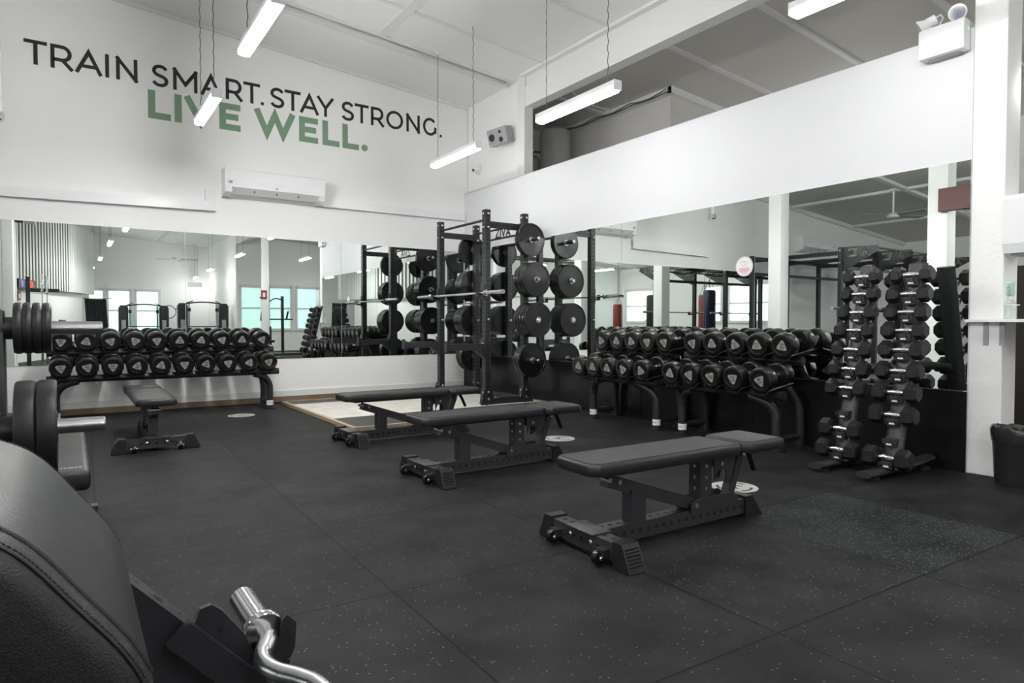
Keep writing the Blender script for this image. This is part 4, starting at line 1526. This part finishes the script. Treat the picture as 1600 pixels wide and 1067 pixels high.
# rounded lower end
ex, ez = sp[-1]
tgd = (V(sp[-1]) - V(sp[-2])).normalized()
last = [(n - 1) * m + j for j in range(m)]
rings = []
for s_, sh in ((.012, .004), (.02, .012), (.024, .03)):
    ring = []
    for yy, off in cr_:
        o2 = max(off, sh)
        yc = min(max(yy, PY0 + sh * .6), PY1 - sh * .6)
        q = offset(sp, o2)[-1]
        ring.append((q[0] + tgd.x * s_, yc, q[1] + tgd.y * s_))
    rings.append(ring)
base = len(vs)
mb2 = MB()
allr = [[vs[i] for i in last]] + rings
vv = [p for r_ in allr for p in r_]
ff = []
for i in range(len(allr) - 1):
    for j in range(m):
        a, b = i * m + j, i * m + (j + 1) % m
        ff.append((a, a + m, b + m, b))
ff.append(tuple(range((len(allr) - 1) * m, len(allr) * m)))
mb.add(vv, ff)
o = mb.build('arm_pad', M_VINYL, t, ang=60)
for yy, off, r_ in ((PY0 + .035, -.001, .0022), (PY0 + .006, .008, .0022)):
    MB().tube([(x, yy, z) for x, z in offset(sp, off)], r_, 6).build('piping', M_STITCH, o)
for yy in (PY0 + .0305, PY0 + .0395, PY0 + .0105, PY1 - .026):
    q = offset(sp, -.0006 if yy != PY0 + .0105 else .005)
    mb = MB()
    for i in range(len(q) - 1):
        a, b = V((q[i][0], yy, q[i][1])), V((q[i + 1][0], yy, q[i + 1][1]))
        k_ = max(1, int((b - a).length / .005))
        for s_ in range(k_):
            mb.tube([a + (b - a) * (s_ + .15) / k_, a + (b - a) * (s_ + .8) / k_], .0007, 4)
    mb.build('stitching', M_STITCH, o)
# sloping beam and bar catcher
Y0b, Y1b = 1.285, 1.352
mb = MB()
ptsb = [(-.06, .735), (.07, .566), (.183, .42), (.347, .262), (.62, -.0)]
a, b = V((-.05, 0, .716)), V((.52, 0, .058))
d = (b - a).normalized()
up = V((-d.z, 0, d.x))
if up.z < 0:
    up = -up
# top face runs through the measured line
a0, b0 = V((.07, 0, .566)), V((.347, 0, .262))
d = (b0 - a0).normalized()
up = V((-d.z, 0, d.x))
up = up if up.z > 0 else -up
A_ = a0 - d * .18 - up * .05
B_ = a0 + d * .72 - up * .05
R = Matrix((d, V((0, 1, 0)), d.cross(V((0, 1, 0))))).transposed()
ym = (Y0b + Y1b) / 2
mb.box((A_ + B_) / 2 + V((0, ym, 0)), ((B_ - A_).length, Y1b - Y0b, .10), R)
for i in range(14):
    c = a0 - d * .02 + d * .05 * i + up * .0008
    mb.disc((c.x, ym, c.z), up, .011 if i % 2 == 0 else .004, 12, 1)
mb.build('sloping_beam', [M_STEEL, M_HOLE_SHADE], t, smooth=False)
# catcher plates: outline given in room x, z
cup = [(.176, .462), (.186, .488), (.205, .492), (.222, .478), (.260, .425), (.278, .382), (.302, .379), (.326, .398), (.330, .432), (.338, .440), (.356, .422), (.353, .375), (.347, .36), (.32, .325), (.27, .315), (.2, .38)]
for yy in (1.272,):
    MB().prism(cup, (0, yy, 0), (1, 0, 0), (0, 0, 1), (0, .012, 0)).build('bar_catcher', M_STEEL, t, smooth=False)
mb = MB()
a1, b1 = V((.165, 0, .475)), V((.44, 0, .165))
mb.box((a1 + b1) / 2 + V((0, 1.262, 0)) - up * .02, ((b1 - a1).length, .02, .05), R)
mb.build('catcher_channel', M_STEEL, t, smooth=False)
mb = MB()
for x, z in ((.225, .445), (.285, .37), (.344, .405), (.335, .35)):
    mb.lathe([(.007, 0), (.007, .004)], (x, 1.272, z), (0, -1, 0), 10)
mb.build('bolt', M_STEEL, t)
# hidden support: post and base to the floor
MB().b2((-.30, 1.12, .03), (-.22, 1.2, .76)).build('support_post', M_STEEL, t, smooth=False)
MB().b2((-.32, .85, 0), (-.2, 1.47, .06)).b2((-.3, 1.12, 0), (.75, 1.2, .06)).build('base_rail', M_STEEL, t, smooth=False)
MB().b2((-.3, 1.12, .60), (-.1, 1.36, .68)).build('pad_bracket', M_STEEL, t, smooth=False)

# EZ curl bar
t = thing('curl_bar', 'chrome curl bar with a bent shaft resting in the catcher of the preacher bench', 'barbell', (0, 0, 0))
cpt = V((.302, 1.30, .405))
ept = V((.297, 1.47, .413))
dd = (ept - cpt).normalized()
MB().lathe([(.037, -.006), (.039, -.002), (.039, .012), (.034, .016), (.0262, .018), (.0262, .165), (.022, .17), (.0, .171)], cpt, dd, 36).build('sleeve', M_CHROME, t)
sh = smooth_path([cpt + dd * .01, cpt - dd * .03, V((.285, 1.235, .394)), V((.281, 1.20, .391)), V((.294, 1.165, .389)), V((.318, 1.13, .388)), V((.338, 1.09, .387)), V((.345, 1.04, .386)), V((.335, .98, .386)), V((.30, .92, .386)), V((.295, .8, .386)), V((.33, .72, .386)), V((.34, .62, .386)), V((.3, .52, .386)), V((.3, .3, .386))], 6)
MB().tube(sh, .0168, 18).build('bent_shaft', M_SATIN, t)
MB().lathe([(.034, -.006), (.035, 0), (.035, .012), (.0262, .018), (.0262, .165), (.022, .17), (0, .171)], (.3, .3, .386), (0, -1, 0), 36).build('sleeve', M_CHROME, t)


# ------------------------------------------------------------------ squat rig on the other side, seen in the mirrors
t = thing('squat_rig', 'large black perforated squat rig with printed corner plates seen in the mirror', 'power rack', (0, 0, 0))
RXS = [-1.6, -2.8, -4.0, -5.2]
for x in RXS:
    for y in (6.45, 8.3):
        MB().perf((x, y, 0), (x, y, 2.38), .075, .075, up=(1, 0, 0), step=.06, r=.013).build('upright', [M_STEEL, M_HOLE_SHADE], t, smooth=False)
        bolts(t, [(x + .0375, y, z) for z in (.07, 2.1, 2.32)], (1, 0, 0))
    MB().perf((x, 6.49, 2.28), (x, 8.26, 2.28), .05, .075, step=.06, r=.012).build('side_beam', [M_STEEL, M_HOLE_SHADE], t, smooth=False)
    g = MB()
    g.prism([(6.41, 2.38), (5.80, 2.36), (5.76, 2.28), (6.41, 1.94)], (x - .004, 0, 0), (0, 1, 0), (0, 0, 1), (.008, 0, 0))
    g.text('ZIVA', (x + .0055, 6.13, 2.26), (0, -1, 0), (0, 0, 1), .18, 1, .03)
    g.build('corner_plate', [M_STEEL, M_TRIMW], t, smooth=False)
for i in range(3):
    a, b = RXS[i] - .0375, RXS[i + 1] + .0375
    for y in (6.45, 8.3):
        MB().perf((a, y, 2.33), (b, y, 2.33), .05, .075, step=.06, r=.012).build('cross_beam', [M_STEEL, M_HOLE_SHADE], t, smooth=False)
        MB().perf((a, y, 2.02), (b, y, 2.02), .05, .06, step=.06, r=.010).build('cross_beam', [M_STEEL, M_HOLE_SHADE], t, smooth=False)
    MB().tube([(RXS[i], 5.82, 2.31), (RXS[i + 1], 5.82, 2.31)], .017, 10).build('pull_up_bar', M_STEEL, t)
    mb = MB()
    mb.tube([(RXS[i] - .3, 6.1, 2.31), (RXS[i] - .3, 6.9, 2.15), (RXS[i] - .3, 8.26, 2.31)], .017, 8)
    mb.build('grip_bar', M_STEEL, t)
for i, x in enumerate([-2.2, -4.6]):
    barbell((x + 1.06, 6.34, 1.28), (x - 1.06, 6.34, 1.28), 'chrome barbell racked on the squat rig in the mirror, %s' % ('bay beside the pale column', 'bay furthest from the mirror')[i])
for x in RXS:
    MB().b2((x - .03, 6.28, 1.22), (x + .03, 6.41, 1.255)).b2((x - .03, 6.28, 1.22), (x + .03, 6.29, 1.30)).build('bar_hook', M_RUB, t, smooth=False)


# ------------------------------------------------------------------ hanging bags
def heavy_bag(x, y, r, z0, z1, m, label):
    t = thing('punching_bag', label, 'punching bag', (x, y, 0), 0, 'hanging punching bags')
    MB().lathe([(0, z0), (r * .9, z0 + .01), (r, z0 + .05), (r, z1 - .08), (r * .93, z1 - .02), (r * .6, z1), (0, z1)], (0, 0, 0), (0, 0, 1), 28).build('bag', m, t)
    mb = MB()
    for q in range(4):
        a = pi / 4 + q * pi / 2
        mb.tube([(r * .8 * cos(a), r * .8 * sin(a), z1 - .01), (0, 0, z1 + .3)], .008, 6)
    mb.tube([(0, 0, z1 + .3), (0, 0, cl(x) - .075)], .008, 6)
    mb.build('chain', M_BOLT, t)
    return t


heavy_bag(-3.4, 4.5, .18, .55, 1.8, M_DARKP, 'black punching bag seen in the mirror in front of a bright window')
heavy_bag(-4.9, 5.2, .17, .5, 1.95, M_BLUE, 'navy punching bag seen in the mirror beside a column')
heavy_bag(-5.3, 4.7, .17, .5, 1.85, M_RED, 'red punching bag behind the navy one in the mirror')
heavy_bag(-2.55, 4.0, .13, .45, 1.55, M_RED, 'red punching bag hanging nearest the power rack in the mirror')


# ------------------------------------------------------------------ machines by the window wall
def cable_machine(x, y, w_, h_, label, rz=0):
    t = thing('cable_machine', label, 'cable machine', (x, y, 0), rz, 'cable machines by the window wall')
    for s_ in (-1, 1):
        mb = MB()
        mb.prism([(-.16, 0), (.16, 0), (.16, h_ - .12), (.10, h_ - .02), (-.10, h_ - .02), (-.16, h_ - .12)], (s_ * w_ / 2, .0, 0), (1, 0, 0), (0, 0, 1), (0, .25, 0))
        mb.build('weight_tower', M_STEEL, t, smooth=False)
        MB().b2((s_ * w_ / 2 - .07, .251, .7), (s_ * w_ / 2 + .07, .256, 1.15)).build('guide_label', M_GREYP, t, smooth=False)
        MB().cyl((s_ * (w_ / 2 - .22), .1, 0), (s_ * (w_ / 2 - .22), .1, h_ - .05), .03).build('guide_post', M_BRUSH, t)
        MB().rbox((s_ * (w_ / 2 - .22), .14, h_ - .25), (.09, .14, .12), .01).build('pulley_carriage', M_DARKP, t)
        MB().b2((s_ * w_ / 2 - .2, -.3, 0), (s_ * w_ / 2 + .2, .4, .05)).build('foot', M_STEEL, t, smooth=False)
    mb = MB()
    mb.tube(smooth_path([(-w_ / 2, .12, h_ - .06), (-w_ / 4, .3, h_), (0, .34, h_ + .02), (w_ / 4, .3, h_), (w_ / 2, .12, h_ - .06)]), .025, 10)
    mb.tube([(-w_ / 2 + .1, .2, h_ - .02), (-w_ / 2 + .3, .42, h_ + .06)], .016, 8)
    mb.tube([(w_ / 2 - .1, .2, h_ - .02), (w_ / 2 - .3, .42, h_ + .06)], .016, 8)
    mb.build('pull_up_frame', M_STEEL, t)
    MB().tube([(-w_ / 2, .1, .9), (w_ / 2, .1, .9)], .02, 8).build('cross_tube', M_STEEL, t)
    return t


cable_machine(2.35, -11.4, 1.35, 1.72, 'black twin cable machine seen in the mirror in front of the frosted windows')
cable_machine(4.0, -8.7, 1.35, 1.76, 'black twin cable machine with horned grips seen in the mirror against the plain white wall')
t = thing('hoop', 'thin black hoop hanging beside the cable machine in the mirror', 'hoop', (2.88, -8.4, 1.42))
MB().tube([(.22 * cos(a), 0, .22 * sin(a)) for a in [i * pi / 16 for i in range(32)]], .013, 8, closed=True).build('ring', M_DARKP, t)
MB().tube([(.19, 0, .1), (.27, -.02, .13)], .012, 6).build('hanger', M_DARKP, t)
t = thing('lever_machine', 'slim black lever machine with angled arms seen in the mirror by a column', 'machine', (5.75, -4.6, 0))
MB().b2((-.04, -.04, 0), (.04, .04, 1.9)).build('upright', M_STEEL, t, smooth=False)
mb = MB()
mb.tube(smooth_path([(0, 0, 1.78), (-.25, .1, 1.82), (-.5, .2, 1.72), (-.75, .2, 1.85)]), .02, 8)
mb.tube([(-.7, .1, 1.15), (.3, .1, 1.15)], .022, 8)
mb.tube([(-.7, .1, 1.1), (-.66, .1, 1.4)], .03, 8)
mb.tube([(.1, .1, 1.15), (.1, .3, 1.4)], .03, 8)
mb.build('lever_arm', M_STEEL, t)
MB().rbox((-.5, 0, .62), (.3, .1, .6), .03).build('back_rest', M_VINYL, t)
MB().rbox((-.5, .25, .45), (.3, .4, .08), .03).build('seat', M_VINYL, t)
MB().b2((-.6, -.3, 0), (.5, .5, .06)).build('base', M_STEEL, t, smooth=False)

# ceiling fans
def ceiling_fan(x, y, z, f, label, n=4):
    t = thing('ceiling_fan', label, 'ceiling fan', (x, y, z), 0)
    MB().lathe([(0, -.02), (.10, -.01), (.12, .03), (.06, .07), (.016, .09), (.016, f(x) - z - .05), (.07, f(x) - z - .04), (.07, f(x) - z)], (0, 0, 0), (0, 0, 1), 20).build('motor_housing', M_WHITE, t)
    for q in range(n):
        a = .3 + q * 2 * pi / n
        u = V((cos(a), sin(a), 0))
        v = V((-sin(a), cos(a), .18))
        MB().prism([(.1, -.04), (.7, -.075), (.72, .05), (.1, .04)], (0, 0, .02), u, v, (0, 0, .008)).build('blade', M_GREYP, t, smooth=False)
    return t


ceiling_fan(3.3, -9.6, 3.35, cz, 'ceiling fan seen in the mirror above the cable machines')
ceiling_fan(-3.35, 6.4, 3.08, cl, 'white ceiling fan seen in the mirror above the squat rig')

# clock, signs, curtain, bars
t = thing('led_clock', 'black digital clock with red and blue digits in the mirror under slats', 'clock', (0, 0, 0))
cc = P0 + d * 0
d = (P2 - P0).normalized()
nn = V((-d.y, d.x, 0))
nn = nn if nn.x > 0 else -nn
c = P0 + d * 1.6 + nn * .09 + V((0, 0, 2.02))
Rm = Matrix((d, nn, V((0, 0, 1)))).transposed()
MB().box(c, (1.0, .05, .24), Rm).build('clock_case', M_DARKP, t, smooth=False)
MB().text('42', c + nn * .027 + d * .25, -d, (0, 0, 1), .22).build('red_digits', M_REDLED, t, smooth=False)
MB().text('8', c + nn * .027 - d * .3, -d, (0, 0, 1), .22).build('blue_digits', M_BLUELED, t, smooth=False)


def sign(name, c, nrm, w_, h_, label, m1, m2):
    t = thing(name, label, 'sign', c)
    u = V((0, 0, 1)).cross(V(nrm)).normalized()
    R = Matrix((u, V(nrm).normalized(), V((0, 0, 1)))).transposed()
    MB().box((0, 0, 0), (w_, .006, h_), R).build('sign_board', m1, t, smooth=False)
    MB().box(V(nrm).normalized() * .004, (w_ * .45, .002, h_ * .5), R).build('sign_mark', m2, t, smooth=False)
    return t


sign('fire_sign', (4.99, -3.802, 1.9), (0, 1, 0), .17, .28, 'red and white fire sign on the far column in the mirror', M_RED, M_WHITE)
sign('fire_sign', P0 + d * 1.6 + nn * .06 + V((-.03, 0, 1.72)) - nn * .1, nn, .17, .24, 'small red sign on the white wall below the digital clock', M_RED, M_WHITE)
mb = MB()
vs, fs = [], []
for i in range(41):
    x = .50 + .62 * i / 40
    vs += [(x, -9.0 + .05 * sin(i * 1.3), .1), (x - .08, -9.0 + .03 * sin(i * 1.3), 1.85)]
for i in range(40):
    fs.append((2 * i, 2 * i + 2, 2 * i + 3, 2 * i + 1))
mb.add(vs, fs)
t = thing('curtain', 'charcoal curtain gathered under the corrugated wall in the mirror', 'curtain', (0, 0, 0))
mb.build('cloth', M_CURT, t)
MB().cyl((.3, -9.0, 1.87), (1.2, -9.0, 1.87), .012).build('curtain_rail', M_CHROME, t)
for i, x in enumerate((-.52, -.43)):
    o = barbell((x, -.9 + .1 * i, .04), (x + .02, -.9 + .1 * i, 2.12 - .04 * i), 'chrome barbell stored upright, seen in the mirror left of the long rack, %s one' % ('taller', 'shorter')[i])
t = thing('bar_holder', 'black upright barbell holder seen in the mirror above the small plates', 'barbell holder', (-.48, -.85, 0))
MB().b2((-.35, -.25, 0), (.35, .25, .038)).build('base', M_STEEL, t, smooth=False)
MB().b2((-.32, -.04, .03), (-.24, .04, 2.05)).build('upright', M_STEEL, t, smooth=False)
MB().b2((-.3, -.16, 1.72), (.3, -.10, 1.80)).build('clip_bar', M_STEEL, t, smooth=False)
# red oxide steel beam stub on the pale column
o = MB().b2((-.704, 3.98, 2.64), (-.60, 4.45, 2.97)).build('steel_beam_stub', M_OXIDE, smooth=False)
struct(o)
# vent and wall switch on far wall
tag(MB().b2((4.2, -13.598, 2.6), (4.75, -13.57, 2.78)).build('wall_vent', M_GREYP, smooth=False), 'grey louvred vent on the plain wall under the lowest mirrored lamp', 'vent')
